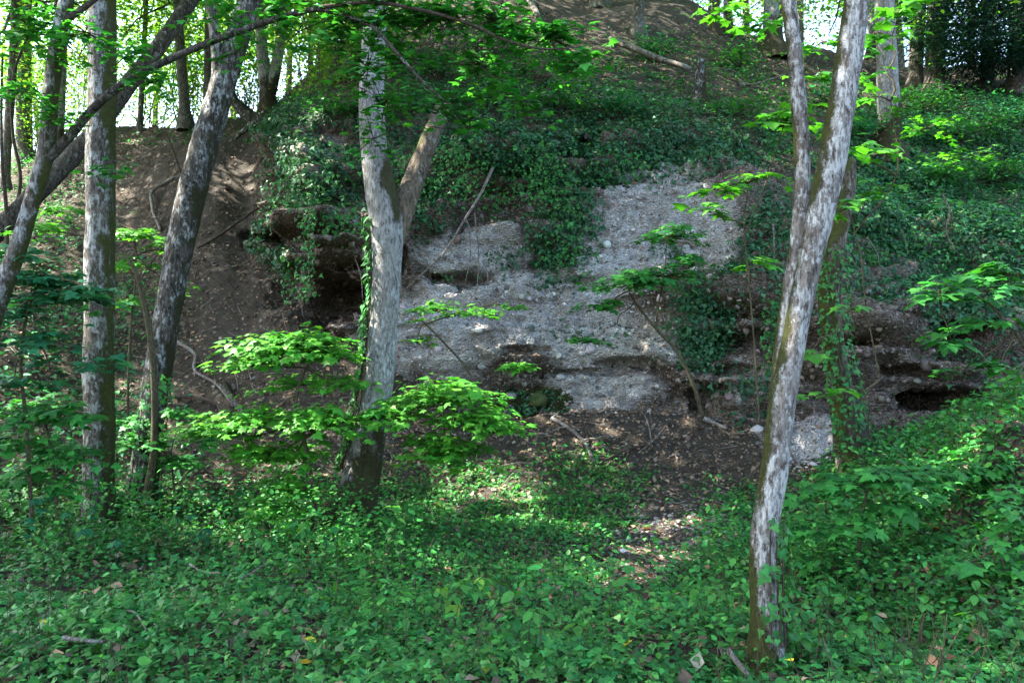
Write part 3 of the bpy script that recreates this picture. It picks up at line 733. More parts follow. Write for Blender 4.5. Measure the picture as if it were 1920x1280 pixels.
# ------------------------------------------------------------------ crowns
def crown(tree, centre, rad, n, size, col, attach, seed, clumps=40, tmpl=SIMPLE_T, limbs=7, cond=None, limb_r=0.06, bark=BARK_FAR, droop=0.35):
    """limbs as parts, leaves clustered on twigs; cond(pos)->keep"""
    r = np.random.default_rng(seed)
    centre = np.asarray(centre, float); rad = np.asarray(rad, float)
    cc = rdir(clumps, r) * (r.random((clumps, 1)) ** 0.45) * rad + centre
    if cond is not None: cc = cc[cond(cc)]
    if len(cc) == 0: return
    for q in cc[:limbs]:
        pts = wavy(np.asarray(attach, float), q, 7, 0.05, r, 0.06)
        part('limb', tube_mesh('limb', pts, np.linspace(limb_r, 0.012, 7), bark, sides=6, step=0.35), tree)
    k = r.integers(0, len(cc), n)
    s = 0.30 * rad.mean() / max(1, (clumps / 40) ** (1 / 3))
    off = r.normal(size=(n, 3)) * np.array([s, s, s * 0.42])
    pos = cc[k] + off
    if cond is not None:
        pos = pos[cond(pos)]
    n = len(pos)
    nr = norm(np.array([0, 0, 1.0]) + r.normal(0, 0.42, (n, 3)))
    tip = norm(off[:n] + r.normal(0, s * .7, (n, 3))) ; tip[:, 2] -= droop
    sz = size * np.exp(r.normal(0, 0.25, n))
    b = Bag(); b.leaves(tmpl, pos, nr, tip, sz, tint(n, col, 0.14, 0.28, r))
    part('crown', b.mesh('crown', LEAF), tree, kind='stuff')

# sun patches: spots on ground and slopes that get a sun gap cut in the crowns
FLECKS = [(440, 318, .5), (465, 350, .45), (420, 355, .4), (485, 375, .35), (1230, 985, .2), (1190, 1050, .22), (1260, 1040, .2), (1150, 1080, .2), (350, 830, .3), (310, 800, .25), (430, 330, .55), (455, 350, .35), (470, 310, .4), (410, 360, .3), (450, 300, .25), (300, 270, .5), (250, 262, .35), (335, 795, .35), (300, 720, .22), (235, 720, .2), (545, 480, .16), (545, 420, .14), (693, 520, .12), (690, 640, .12), (800, 590, .35), (880, 580, .3), (770, 690, .4), (840, 700, .3),
          (700, 790, .3), (640, 740, .3), (520, 650, .55), (480, 670, .35), (430, 780, .4), (600, 790, .5), (850, 760, .55), (940, 790, .35), (560, 960, .2), (480, 1000, .16), (410, 1010, .22), (300, 960, .2), (105, 960, .16), (900, 900, .3), (975, 930, .3), (990, 965, .28), (1010, 1030, .2), (930, 880, .3), (870, 920, .22), (1020, 1010, .2), (800, 950, .3), (1170, 1080, .22), (1145, 1095, .16), (1210, 1000, .15), (600, 650, .4),
          (1280, 980, .16), (1310, 1010, .12), (1360, 1000, .12), (1860, 790, .25), (1830, 800, .2), (700, 1050, .14), (840, 1075, .12), (620, 250, .35), (600, 300, .3), (560, 330, .25), (640, 330, .2), (30, 650, .3), (80, 660, .2), (90, 760, .25), (60, 380, .3), (760, 250, .25), (240, 360, .3), (245, 400, .25), (540, 860, .25), (1010, 1085, .12), (380, 940, .2), (550, 1010, .18)]
FP = np.array([hit(a, b) for a, b, c in FLECKS]); FR = np.array([c * (.6 if 390 < a < 500 and b < 420 else .55 if a < 500 and b < 420 else 1.4 if 780 < a < 1050 and 840 < b < 1050 else 1) for a, b, c in FLECKS])
# the sapling's tiers stand nearer than the slope behind them
for i, (a, b, c) in enumerate(FLECKS):
    if 330 < a < 990 and 610 < b < 860: FP[i] = W(a, b, 8.6)
# leaf sprays that get such a cut gap so the sun hits them
SPR = [(720, 130, 6.9, .45), (660, 50, 6.9, .4), (700, 200, 6.9, .4), (860, 60, 6.9, .35), (960, 90, 7.1, .3), (880, 130, 7.2, .35), (1080, 60, 6.8, .3), (150, 60, 6.9, .3), (40, 120, 6.9, .3), (1480, 220, 8, .45), (1350, 365, 8, .6), (1600, 390, 6.9, .35), (1650, 180, 6.9, .35), (1680, 40, 6.6, .35), (1420, 330, 8, .35), (1540, 100, 6.4, .3), (1250, 440, 12.3, .35), (1180, 530, 12.3, .4), (255, 440, 11, .4), (90, 430, 11, .4), (540, 640, 8.5, .6), (640, 660, 8.5, .4), (420, 690, 8.5, .4), (370, 790, 8.5, .4), (500, 800, 8.3, .45), (780, 760, 8.3, .4), (900, 740, 8.5, .45), (960, 790, 8.4, .35), (820, 800, 8.3, .4), (680, 770, 8.3, .4), (1750, 250, 12, .5), (1800, 300, 12, .5), (60, 780, 7.8, .3), (541, 420, 13.6, .2), (541, 500, 13.6, .2), (577, 480, 13.6, .18), (505, 400, 14, .2), (690, 480, 8.9, .2), (690, 580, 8.9, .2), (320, 880, 9.6, .25), (830, 580, 12.2, .4), (910, 585, 12.2, .4)]
FP = np.vstack([FP, [W(a, b, c) for a, b, c, e in SPR]]); FR = np.concatenate([FR, [e for a, b, c, e in SPR]])
def shade_keep(pos):  # drops most leaves along the sun ray to each chosen patch
    keep = np.ones(len(pos), bool); luck = np.random.default_rng(len(pos)).random(len(pos))
    for p, r_ in zip(FP, FR):
        v = pos - p; t = v @ SUN_DIR
        dd = np.linalg.norm(v - t[:, None] * SUN_DIR, axis=1)
        keep &= ~((t > 2.5) & (dd < r_ * .72 + 0.12) & (luck > 0.12))
    return keep
def out_of_frame(pos):
    sx = np.abs(pos[:, 0] / np.maximum(pos[:, 1], .1)) * FPX
    sy = (pos[:, 2] - CAMZ) / np.maximum(pos[:, 1], .1) * FPX
    return (sy > 660) | (pos[:, 1] < 0.5) | (sx > 1150)
def canopy_cond(pos): return shade_keep(pos) & out_of_frame(pos)

# high canopy: unseen crowns of the standing and up-slope trees, placed sunward to shade the scene, leaves 12 to 22 cm
HC = [((-5.5, 9.5, 11.5), (4.6, 4.6, 3.2), LT), ((-6.0, 12, 15.5), (5, 5, 3.6), T1), ((-3.8, 14, 13.5), (4.6, 4.6, 3.2), T2), ((-10.5, 14, 14.0), (5.2, 5.2, 3.8), T4),
      ((-1.0, 11, 13.0), (4.4, 4.4, 3.0), T8), ((-8, 18, 16.5), (5, 5, 3.6), far_trees[1][0]), ((-13.5, 20, 17.5), (5.5, 5.5, 4), far_trees[0][0]), ((-3.2, 20, 17.5), (4.6, 4.6, 3), T6),
      ((-14, 11, 13.5), (5.2, 5.2, 4.2), far_trees[2][0]), ((-9.5, 7.5, 10.5), (4.2, 4.2, 3.2), LT), ((3.2, 12.5, 15), (4, 4, 2.6), T8), ((1.0, 18, 18.5), (4.5, 4.5, 2.8), T6),
      ((-10, 24, 19), (5.5, 5.5, 3.5), far_trees[3][0]), ((-17, 16, 16.0), (5, 5, 4.4), far_trees[2][0]), ((6.5, 19, 20), (5, 5, 3), far_trees[12][0]),
      ((-4, 27, 22), (5, 5, 3), T6), ((1.5, 25, 22), (5, 5, 3), far_trees[12][0]), ((6.5, 27, 24), (5, 5, 3), far_trees[8][0]), ((11, 24, 23), (5, 5, 3), far_trees[9][0]), ((-16.5, 25, 20), (5, 5, 3.4), far_trees[0][0]),
      ((-13, 18, 13.5), (4, 4, 2.8), T4), ((-15, 22, 16.5), (4.5, 4.5, 3), far_trees[0][0]), ((-14, 6, 14), (4.5, 4.5, 3.5), LT), ((-7.5, 4.5, 14), (4.5, 4, 3), T1), ((-3.0, 5.5, 14.5), (4.2, 4, 3), T8), ((-11, 2.5, 13), (4.2, 3.6, 3), LT), ((0.5, 8, 15.5), (3.6, 3.6, 2.6), T8)]
for k, (c, rd, tr) in enumerate(HC):
    base = np.array(tr.location); att = np.array([base[0], base[1], 0]) * 0.45 + np.array([c[0], c[1], 0]) * 0.55; att[2] = c[2] - rd[2] * .8
    tops = [t for q, t in CANOPY_TREES if q == tr]
    if tops: att = tops[0]
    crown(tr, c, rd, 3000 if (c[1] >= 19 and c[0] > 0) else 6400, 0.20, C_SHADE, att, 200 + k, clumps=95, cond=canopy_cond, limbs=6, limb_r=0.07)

# crowns beyond the ridge, leaf colour brightened to look sunlit against the sky
def in_front(pos):
    sy = 640 - (pos[:, 2] - CAMZ) / np.maximum(pos[:, 1], .1) * FPX
    return sy < 330
def bright_cond(pos): return in_front(pos) & shade_keep(pos)
for k, (t_, top, d_) in enumerate(far_trees):
    if k in (0, 2, 3, 4, 5, 6, 7, 1):
        c = top * 0.62 + np.array(t_.location) * 0.38
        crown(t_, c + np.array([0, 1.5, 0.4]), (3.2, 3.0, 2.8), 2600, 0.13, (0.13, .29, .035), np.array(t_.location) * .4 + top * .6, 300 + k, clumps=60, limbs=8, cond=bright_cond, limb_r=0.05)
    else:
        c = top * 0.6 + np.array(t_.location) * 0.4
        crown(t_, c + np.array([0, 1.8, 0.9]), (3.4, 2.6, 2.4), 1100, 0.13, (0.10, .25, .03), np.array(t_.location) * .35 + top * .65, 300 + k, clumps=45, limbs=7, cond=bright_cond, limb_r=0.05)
# more trees beyond the ridges, whole with crowns down to the ground
BEY = [(-60, 300, 40), (80, 280, 44), (170, 255, 36), (290, 240, 46), (350, 235, 38), (440, 225, 42), (540, 200, 36), (600, 165, 42), (660, 120, 38), (1400, 60, 34), (1500, 70, 32), (1590, 85, 33), (1690, 110, 32), (1820, 100, 34), (1330, 20, 34)]
WHERE = ['far left edge', 'gap left of the lichen-spotted trunk', 'gap behind the straight left trunk', 'gap right of the straight left trunk', 'gap left of the furrowed trunk', 'gap behind the furrowed trunk', 'gap right of the forked ridge tree', 'gap left of the central trunk', 'space behind the central trunk top', 'skyline left of the thick grey trunk', 'skyline left of the pale twin stems', 'skyline right of the pale twin stems', 'skyline by the bluish trunk', 'skyline under the dark yew', 'very top of the slope']
for k, ((px, py, d_), wh) in enumerate(zip(BEY, WHERE)):
    b = W(px, py + 25, d_)
    t_ = empty('tree', b, 'sunlit leafy tree far behind, filling the ' + wh, 'tree', 'sunlit trees beyond the skyline')
    h = rng.uniform(9, 13); top = b + np.array([rng.normal(0, .5), 0, h])
    part('trunk', tube_mesh('trunk', np.array([b, b + (top - b) * .5 + rng.normal(0, .15, 3), top]), [0.16, 0.11, 0.04], BARK_FAR, sides=9, step=0.5), t_)
    crown(t_, b + np.array([0, 0, h * .46]), (4.0, 2.6, h * .5), 5200 if k < 9 else 4400, 0.15, (0.15, .30, .045), b * .6 + top * .4, 400 + k, clumps=80, limbs=12, limb_r=0.05, cond=shade_keep)  # brighter leaf colour adds to the sunlit look

# sunlit thicket of thin stems just behind the ridge
for k, (px, py, w) in enumerate([(245, 235, 'between the straight trunk and the furrowed one'), (330, 230, 'left of the furrowed leaning trunk'), (440, 215, 'right of the furrowed leaning trunk'), (560, 190, 'right of the forked ridge tree'), (610, 165, 'left of the dark ridge trunk'), (665, 135, 'behind the central trunk'), (90, 290, 'left of the straight trunk'), (10, 310, 'at the left edge')]):
    b0 = hit(px, py + 6) + np.array([0, 1.2, -.1]); r = np.random.default_rng(640 + k)
    root = empty('thicket_bush', b0, 'sunlit bush of thin stems on the ridge ' + w, 'bush', 'bushes along the ridge')
    tips = b0 + r.normal(0, 1, (11, 3)) * np.array([.9, .5, 0]) + np.array([0, 0, 1]) * r.uniform(1.4, 4.6, (11, 1))
    for q in tips: part('stem', tube_mesh('stem', wavy(b0 + r.normal(0, .2, 3) * np.array([1, 1, 0]), q, 5, .03, r), np.linspace(.022, .006, 5), BARK_FAR, sides=5, step=.3), root)
    n = 2300; kk = r.integers(0, 11, n); f = r.uniform(.35, 1.05, (n, 1)); pos = b0 + (tips[kk] - b0) * f + r.normal(0, .30, (n, 3))
    pos = pos[shade_keep(pos)]; n = len(pos); tip = r.normal(0, 1, (n, 3)); tip[:, 2] -= .4
    bb_ = Bag(); bb_.leaves(SIMPLE_T, pos, norm(np.array([0, 0, 1.]) + r.normal(0, .5, (n, 3))), tip, r.uniform(.07, .13, n), tint(n, (.14, .29, .04), .14, .25, r)); part('foliage', bb_.mesh('foliage', LEAF), root, kind='stuff')  # leaves coloured brighter here too, as if in full sun
# dark yew at the upper right
YB = hit(1850, 150)
yew = empty('yew_tree', YB, 'dark bluish green yew filling the upper right corner', 'tree')
part('trunk', tube_mesh('trunk', np.array([YB - [0, 0, .2], YB + [0.1, 0, 2.0], YB + [0.3, 0, 4.5]]), [0.2, 0.16, 0.08], BARK_DARK, sides=12, step=0.2, rough=.15), yew)
r = np.random.default_rng(77)
yc = np.array([W(a, b, YB[1] - rng.uniform(0, 2.5)) for a, b in [(1790, 40), (1850, 20), (1900, 60), (1830, 80), (1770, 80), (1880, 110), (1740, 20), (1920, 10), (1950, 90), (1860, -40), (1780, -50), (1930, -60), (1810, 110), (1990, 40), (1700, -30)]])
for q in yc: part('branch', tube_mesh('branch', wavy(YB + np.array([.15, 0, 2.6]), q, 6, .05, r), np.linspace(.05, .012, 6), BARK_DARK, sides=6, step=.3), yew)
n = 17000; kk = r.integers(0, len(yc), n); off = r.normal(size=(n, 3)) * np.array([.52, .5, .22]); pos = yc[kk] + off
b = Bag(); b.leaves(NARROW_T, pos, norm(np.array([0, 0, 1.]) + r.normal(0, .4, (n, 3))), off + np.array([0, 0, -.25]), r.uniform(.12, .24, n), tint(n, (0.012, 0.045, 0.03), .08, .25, r))
part('crown', b.mesh('crown', IVY), yew, kind='stuff')

# ------------------------------------------------------------------ ground cover on the sheet
patch = rs(fbm(P.reshape(-1, 3), 0.9, 3, 101)); patch2 = rs(fbm(P.reshape(-1, 3), 2.6, 3, 111))
def emax(L): return np.maximum.reduce([w * ell(a, b, c, d, .7) for a, b, c, d, w in L])
front = sstep(PY, 860, 960)
nolitter = emax([(1210, 1060, 130, 50, 1), (1170, 1110, 80, 30, .8), (1330, 870, 130, 60, 1), (1290, 910, 120, 70, 1), (1270, 960, 110, 60, 1), (1250, 1010, 130, 70, 1), (1190, 1080, 80, 35, 1), (1480, 890, 40, 80, .5), (1720, 990, 140, 40, .7), (1700, 1090, 90, 25, .7), (1230, 1240, 90, 40, .75), (560, 1200, 50, 25, .8), (820, 1190, 60, 30, .6), (960, 950, 80, 30, .4), (1200, 830, 190, 60, 1), (700, 800, 200, 70, .8), (1500, 1130, 60, 60, .3)])
carpet = np.clip(front * (1 - .95 * nolitter), 0, 1) * np.clip(1.0 + 1.0 * patch2 + .35 * patch, .08, 1.3)
CL = [(1000, 290, 260, 90, 1.1), (1180, 275, 140, 70, 1.1), (860, 250, 120, 60, .9), (1050, 220, 250, 50, .8), (1040, 430, 75, 110, 1.0), (960, 490, 60, 30, .4), (790, 330, 95, 120, .8), (610, 330, 80, 80, .75), (580, 250, 80, 60, .7), (1340, 290, 110, 55, 1.0), (870, 230, 190, 70, .7),
      (1310, 620, 48, 85, 1.1), (1440, 470, 60, 90, .8), (1480, 560, 45, 70, .8), (1390, 520, 60, 40, .6), (650, 400, 60, 40, .5), (530, 470, 40, 60, .7), (1250, 470, 40, 25, .35), (850, 520, 60, 18, .35), (700, 300, 60, 100, .6), (1100, 620, 120, 30, .16), (640, 250, 60, 50, .5), (1400, 740, 60, 60, .3), (1000, 745, 70, 25, .3),
      (1720, 380, 190, 190, 1.3), (1830, 460, 170, 200, 1.4), (1620, 300, 90, 60, .8), (1660, 420, 70, 90, .6), (1900, 330, 120, 150, .9), (1760, 280, 180, 80, .8), (1690, 560, 60, 40, .4), (1880, 600, 60, 50, .6)]
cliffivy = emax(CL) * np.clip(.92 + 1.4 * patch2 + .8 * patch, 0, 1.3) * (VV > 6.3) * (1 - np.clip(cav * 2.2, 0, 1)) * (1 - .85 * emax([(1200, 400, 90, 60, 1), (1130, 520, 120, 40, .9), (860, 470, 110, 40, .9), (1080, 590, 200, 40, .9), (1650, 500, 50, 40, .7)]))
slopegreen = emax([(1280, 160, 300, 70, .8), (1150, 120, 200, 60, .4), (900, 140, 260, 70, .5), (1500, 220, 200, 80, .7), (1850, 220, 180, 60, .5), (1560, 320, 100, 60, .5), (1400, 110, 160, 50, .5), (300, 258, 190, 18, .7), (470, 240, 70, 16, .6), (60, 320, 140, 18, .7)]) * np.clip(.55 + 1.5 * patch2 + .6 * patch, 0, 1.2) * (VV > 10)
leftgreen = emax([(80, 800, 240, 170, .8), (60, 560, 160, 90, .5), (240, 850, 160, 90, .6), (420, 960, 200, 60, .6), (60, 430, 160, 70, .7), (250, 600, 110, 120, .5), (120, 640, 160, 120, .7), (300, 740, 70, 50, .4), (60, 345, 150, 25, .6)]) * np.clip(.5 + 1.3 * patch2, 0, 1)
bank = emax([(1720, 900, 180, 90, .9), (1820, 830, 150, 70, 1), (1650, 980, 150, 100, .7), (1900, 780, 120, 60, 1), (1880, 1050, 120, 90, .4), (1560, 1000, 80, 120, .7)]) * (1 - .7 * nolitter) * (VV < 7.3)
hollow = emax([(1080, 885, 110, 45, .7), (1180, 900, 60, 30, .4), (860, 930, 190, 70, .8), (1010, 980, 140, 60, .8), (1360, 960, 80, 70, .5), (600, 930, 160, 60, .5)]) * np.clip(.6 + 1.2 * patch2, 0, 1.1) * (VV < 7.2)
Dist = np.maximum(P[..., 1], 1.5)
near_boost = np.clip(9.0 / Dist, .5, 2.2)

def lay(name, density, tmpl, mat, size, col, lift, seed, tilt=.45, flatup=.5, label='', cat='', sizevar=.36, hue=.14, val=.36, down=0.3, extra=None, kind='stuff'):
    p, n, a, bb = scatter(density, seed)
    r = np.random.default_rng(seed + 1); m = len(p)
    n2 = norm(n * (1 - flatup) + np.array([0, -.15, 1.]) * flatup + r.normal(0, tilt, (m, 3)))
    h = r.random(m) ** 1.3 * lift * np.clip(.55 + 1.5 * fbm(p, .8, 2, 301), .12, 1.3)
    pos = p + n * (h[:, None] + .01)
    tip = rdir(m, r); tip[:, 2] -= down
    sz = size * np.clip(np.exp(r.normal(0, sizevar, m)), .4, 1.75)
    b = Bag(); b.leaves(tmpl, pos, n2, tip, sz, tint(m, col, hue, val, r))
    if extra: extra(b, r)
    me = b.mesh(name, mat)
    return solo(name, me, label, cat, kind=kind), m

tot = {}
_, tot['ivy'] = lay('ivy_carpet', carpet * np.clip(760 * near_boost, 0, 1750) * (Dist < 14), IVY_T, IVY, 0.041, C_IVY, .18, 1, .38, .75, 'low carpet of dark green ivy leaves over the foreground floor', 'ivy')
_, tot['civy'] = lay('cliff_ivy', cliffivy * 950, IVYFAR_T, IVY, 0.066, C_IVYD, .22, 2, .4, .35, 'dark ivy mats draped over the ledges of the rock face and right slope', 'ivy', down=.9)
_, tot['slope'] = lay('slope_undergrowth', slopegreen * 200, OVATEFAR_T, LEAF, 0.085, (.032, .13, .036), .30, 3, .5, .5, 'thin green undergrowth scattered over the upper slope', 'undergrowth')
rightivy = emax([(1720, 380, 190, 170, .9), (1830, 450, 170, 190, 1), (1900, 330, 120, 150, .9), (1760, 260, 190, 80, .8), (1650, 330, 80, 90, .6), (1500, 280, 120, 60, .5), (1900, 560, 100, 70, .7)]) * np.clip(.7 + 1.3 * patch2 + .5 * patch, 0.05, 1.2) * (VV > 6.5) * (1 - np.clip(cav * 2, 0, 1)) * (1 - emax([(1650, 510, 60, 45, .9), (1700, 590, 110, 40, .8)]))
_, tot['right'] = lay('slope_ivy', rightivy * 420, IVYFAR_T, LEAF, 0.078, (.03, .145, .042), .35, 55, .35, .6, 'green ivy and creepers covering the steep slope at the right', 'ivy', down=.6)
_, tot['left'] = lay('gully_undergrowth', leftgreen * 330, OVATEFAR_T, LEAF, 0.08, (.03, .16, .05), .5, 4, .35, .8, 'green undergrowth on the shaded slope at the left', 'undergrowth')
_, tot['bank'] = lay('bank_undergrowth', bank * 800, OVATE_T, LEAF, 0.06, C_HERB, .28, 5, .35, .75, 'leafy green undergrowth covering the bank at the right', 'undergrowth')
_, tot['hollow'] = lay('hollow_undergrowth', hollow * 900, OVATE_T, LEAF, 0.05, C_HERB, .22, 6, .4, .7, 'small-leaved green plants in the middle of the hollow', 'undergrowth')
herbd = carpet * np.clip(.25 + 1.4 * patch, 0, 1) * np.clip(sstep(PY, 930, 1010), 0, 1) * (Dist < 12) * (1 - .75 * ell(250, 1200, 360, 110, .8))
herbd = np.maximum(herbd, emax([(640, 1060, 190, 50, 1), (120, 970, 220, 60, .8), (330, 1010, 150, 40, .6), (1660, 960, 170, 110, .7), (1250, 1170, 220, 60, .6), (1650, 1150, 200, 80, .6), (950, 1090, 150, 50, .6)]) * np.clip(.7 + patch2, 0, 1.1) * (1 - .8 * nolitter) * (VV < 6.5))
_, tot['herb'] = lay('herb_layer', herbd * np.clip((Dist - 3.2) / 3, .25, 1) * 1250, OVATE_T, LEAF, 0.042, C_HERB, .62, 7, .28, .9, 'taller soft green herbs standing above the ivy in the foreground', 'herbs')
# dry leaves
litd = (1 - rock) * np.clip(1.0 - .6 * carpet - .5 * slopegreen, .1, 1) * np.clip(1.25 - .6 * bare, .3, 1.2) * np.clip(.75 + .6 * patch2, .2, 1.2)
litd = litd * np.where(Dist < 9, 230, np.where(Dist < 17, 190, 80)) * (Dist < 36)
_, tot['litter'] = lay('leaf_litter', litd * .85, LITTER_T, DRY, 0.062, (0.15, 0.106, 0.07), .03, 8, .45, .2, 'brown and greyish fallen leaves littering the soil', 'leaf litter', hue=.10, val=.45)
_, tot['ledge'] = lay('ledge_litter', rock * np.clip(NRM[..., 2] * 2, 0, 1) * 60 * (VV > 6.5), LITTER_T, DRY, 0.06, (0.13, 0.095, 0.075), .02, 9, .4, .2, 'dry leaves caught on the ledges of the rock face', 'leaf litter', val=.4)
print('leaves', tot)

# ------------------------------------------------------------------ pebbles set in the rock and lying below it
def ico():
    t = (1 + 5 ** .5) / 2
    v = norm(np.array([(-1, t, 0), (1, t, 0), (-1, -t, 0), (1, -t, 0), (0, -1, t), (0, 1, t), (0, -1, -t), (0, 1, -t), (t, 0, -1), (t, 0, 1), (-t, 0, -1), (-t, 0, 1)], float))
    f = np.array([(0, 11, 5), (0, 5, 1), (0, 1, 7), (0, 7, 10), (0, 10, 11), (1, 5, 9), (5, 11, 4), (11, 10, 2), (10, 7, 6), (7, 1, 8), (3, 9, 4), (3, 4, 2), (3, 2, 6), (3, 6, 8), (3, 8, 9), (4, 9, 5), (2, 4, 11), (6, 2, 10), (8, 6, 7), (9, 8, 1)])
    return v, f
ICO = ico()
def pebbles(density, size, seed, palemap=True, sink=.25):
    p, n, a, bb = scatter(density, seed); r = np.random.default_rng(seed + 3); m = len(p)
    tv, tf = ICO
    sz = size * np.exp(r.normal(0, .42, m)); ax = np.stack([r.uniform(.85, 1.35, m), r.uniform(.7, 1.1, m), r.uniform(.45, .8, m)], 1) * sz[:, None]
    up = norm(n * .6 + np.array([0, 0, .5]) + r.normal(0, .25, (m, 3)))
    M = frames(up, rdir(m, r))
    loc = tv[None] * (1 + r.uniform(-.16, .16, (m, 12, 1))) * ax[:, None, :]
    V = (p + n * (sz * (.15 - sink))[:, None])[:, None, :] + np.einsum('nvk,nkj->nvj', loc, M)
    F = (tf[None] + (np.arange(m) * 12)[:, None, None]).reshape(-1, 3)
    pl = np.clip(np.max([ell(1150, 560, 260, 200, .8, a, bb), ell(1250, 1010, 150, 90, .6, a, bb) * .25, ell(820, 640, 130, 100, .6, a, bb) * .8, ell(1530, 830, 80, 60, .6, a, bb)], axis=0), 0, 1)[:, None]
    c = np.array([.17, .14, .115]) * (1 - pl) + np.array([.52, .505, .485]) * pl
    c = np.clip(c * np.exp(r.normal(-.02, .26, (m, 1)) * (1 - .45 * pl)) * (1 + r.normal(0, .05, (m, 3))), .03, .75)
    return V.reshape(-1, 3), F, np.repeat(c, 12, 0), m
pd = rock * np.clip(.5 + .8 * patch2, .1, 1) * (1 - np.clip(cliffivy, 0, .9)) * (VV < 12)
V_, F_, C_, m1 = pebbles(pd * (1 - .45 * np.clip(pale, 0, 1)) * 170, .019, 31, sink=.35)
V2, F2, C2, m2 = pebbles(pd * (1 - .6 * np.clip(pale, 0, 1)) * 22, .042, 32, sink=.3)
me = make_mesh('cobbles', np.vstack([V_, V2]), np.vstack([F_, F2 + len(V_)]), STONE, np.vstack([C_, C2]))
part('cobbles', me, cliff, kind='stuff')
gravel = emax([(1250, 1010, 130, 75, 1), (1180, 1085, 80, 30, .8), (1500, 880, 70, 70, .9), (1560, 850, 60, 40, .8), (1720, 1000, 130, 40, .35), (1200, 830, 200, 60, .35), (1100, 770, 120, 30, .6), (720, 790, 160, 60, .5), (1230, 1245, 80, 30, .4)]) * (1 - rock)
V_, F_, C_, m3 = pebbles(gravel * 190, .020, 33, sink=.3)
solo('gravel', make_mesh('gravel', V_, F_, STONE, C_), 'pale pebbles washed out below the rock face and in the hollow', 'gravel', kind='stuff')
print('pebbles', m1, m2, m3)

# ------------------------------------------------------------------ shrubs on the upper slope and the brow of the rock
SHR = [(880, 190, 60, 26, 'on the brow of the rock right of the snapped stem'), (960, 150, 70, 30, 'on the slope above the snapped stem'), (1050, 200, 70, 24, 'on the slope above the rock window'), (1170, 210, 70, 24, 'on the slope below the fallen log'), (820, 140, 60, 30, 'on the slope behind the snapped stem'), (930, 90, 70, 30, 'high on the slope under the bleached log'), (1240, 100, 60, 26, 'above the fallen log'), (1380, 210, 70, 24, 'on the slope left of the pale twin stems'), (1390, 120, 60, 26, 'on the upper slope below the thick grey trunk'), (1560, 190, 60, 26, 'between the pale stems and the bluish trunk'), (1730, 200, 60, 24, 'below the dark skyline pair'), (1800, 260, 80, 26, 'on the right slope below the yew'), (1890, 230, 60, 30, 'at the right edge below the yew'), (1870, 330, 80, 24, 'on the ivy slope at the right edge'), (1760, 340, 70, 22, 'in the middle of the right ivy slope'), (1620, 250, 50, 24, 'right behind the pale trunk'), (760, 220, 50, 30, 'between the central trunk and its snapped stem'), (640, 210, 50, 24, 'on the rock nose left of the central trunk')]
for k, (px, py, rx, hh, w) in enumerate(SHR):
    b0 = hit(px, py + 10); d = b0[1]; r = np.random.default_rng(1700 + k); R_ = rx / FPX * d; hz = hh / FPX * d * 1.6
    root = empty('shrub', b0, 'low leafy shrub ' + w, 'shrub', 'shrubs on the upper slope')
    tips = b0 + np.stack([r.normal(0, .55, 9) * R_, r.normal(0, .4, 9) * R_ - .15, r.uniform(.45, 1.25, 9) * hz], 1)
    for q in tips: part('stem', tube_mesh('stem', wavy(b0, q, 5, .05, r), np.linspace(.014, .004, 5), TWIG, sides=5, step=.15), root)
    n = 620; kk = r.integers(0, 9, n); pos = b0 + (tips[kk] - b0) * r.uniform(.5, 1.08, (n, 1)) + r.normal(0, .22, (n, 3)) * np.array([1.3, 1, .4])
    tip = r.normal(0, 1, (n, 3)); tip[:, 2] -= .4
    bb_ = Bag(); bb_.leaves(OVATE_T, pos, norm(np.array([0, -.1, 1.]) + r.normal(0, .28, (n, 3))), tip, .085 * np.exp(r.normal(0, .3, n)), tint(n, (.034, .155, .036) if k % 3 else C_TEAL, .14, .28, r)); part('foliage', bb_.mesh('foliage', LEAF), root, kind='stuff')
# clods and stones on the bare left slope, fine stems in the carpet
cl = np.maximum(emax([(440, 480, 110, 220, 1), (330, 420, 150, 130, .8), (430, 280, 110, 60, .6)]), emax([(1200, 810, 200, 60, .8), (1250, 1010, 130, 70, .8)])) * (1 - rock)
V_, F_, C_, m4 = pebbles(cl * 22, .024, 41, sink=.2)
solo('clods', make_mesh('clods', V_, F_, STONE, np.clip(C_ * np.array([.55, .5, .46]), 0, .25)), 'small earth clods and stones strewn over the bare slope at left', 'clods', kind='stuff')
p, n_, a, bb = scatter(np.maximum(carpet, bank) * 34 * (Dist < 13), 51); r = np.random.default_rng(52); L = []
for q in p:
    e = q + np.array([r.normal(0, .12), r.normal(0, .12), r.uniform(.06, .38)]); L.append((wavy(q, e, 3, .04, r), np.array([.003, .0025, .0015])))
solo('carpet_stems', tubes_mesh('carpet_stems', L, STEM, sides=3, step=.12), 'thin stalks and dead stems standing in the foreground carpet', 'stems', kind='stuff')
p, n_, a, bb = scatter((1 - rock) * (1 - np.clip(carpet, 0, 1)) * np.where(VV < 11.5, 7, 2.5) * (Dist > 7), 57); r = np.random.default_rng(58); L = []
for q, nn in zip(p, n_):
    tdir = r.normal(size=3); tdir -= nn * (tdir @ nn); tdir /= np.linalg.norm(tdir) + 1e-6; ln = r.uniform(.12, .55)
    L.append((wavy(q + nn * .015 - tdir * ln / 2, q + nn * r.uniform(.015, .09) + tdir * ln / 2, 4, .06, r), np.array([1, .9, .7, .4]) * r.uniform(.004, .010)))
solo('twig_litter', tubes_mesh('twig_litter', L, DEADWOOD, sides=4, step=.15), 'small dead twigs strewn over the soil and leaf litter of the slopes', 'twigs', kind='stuff')
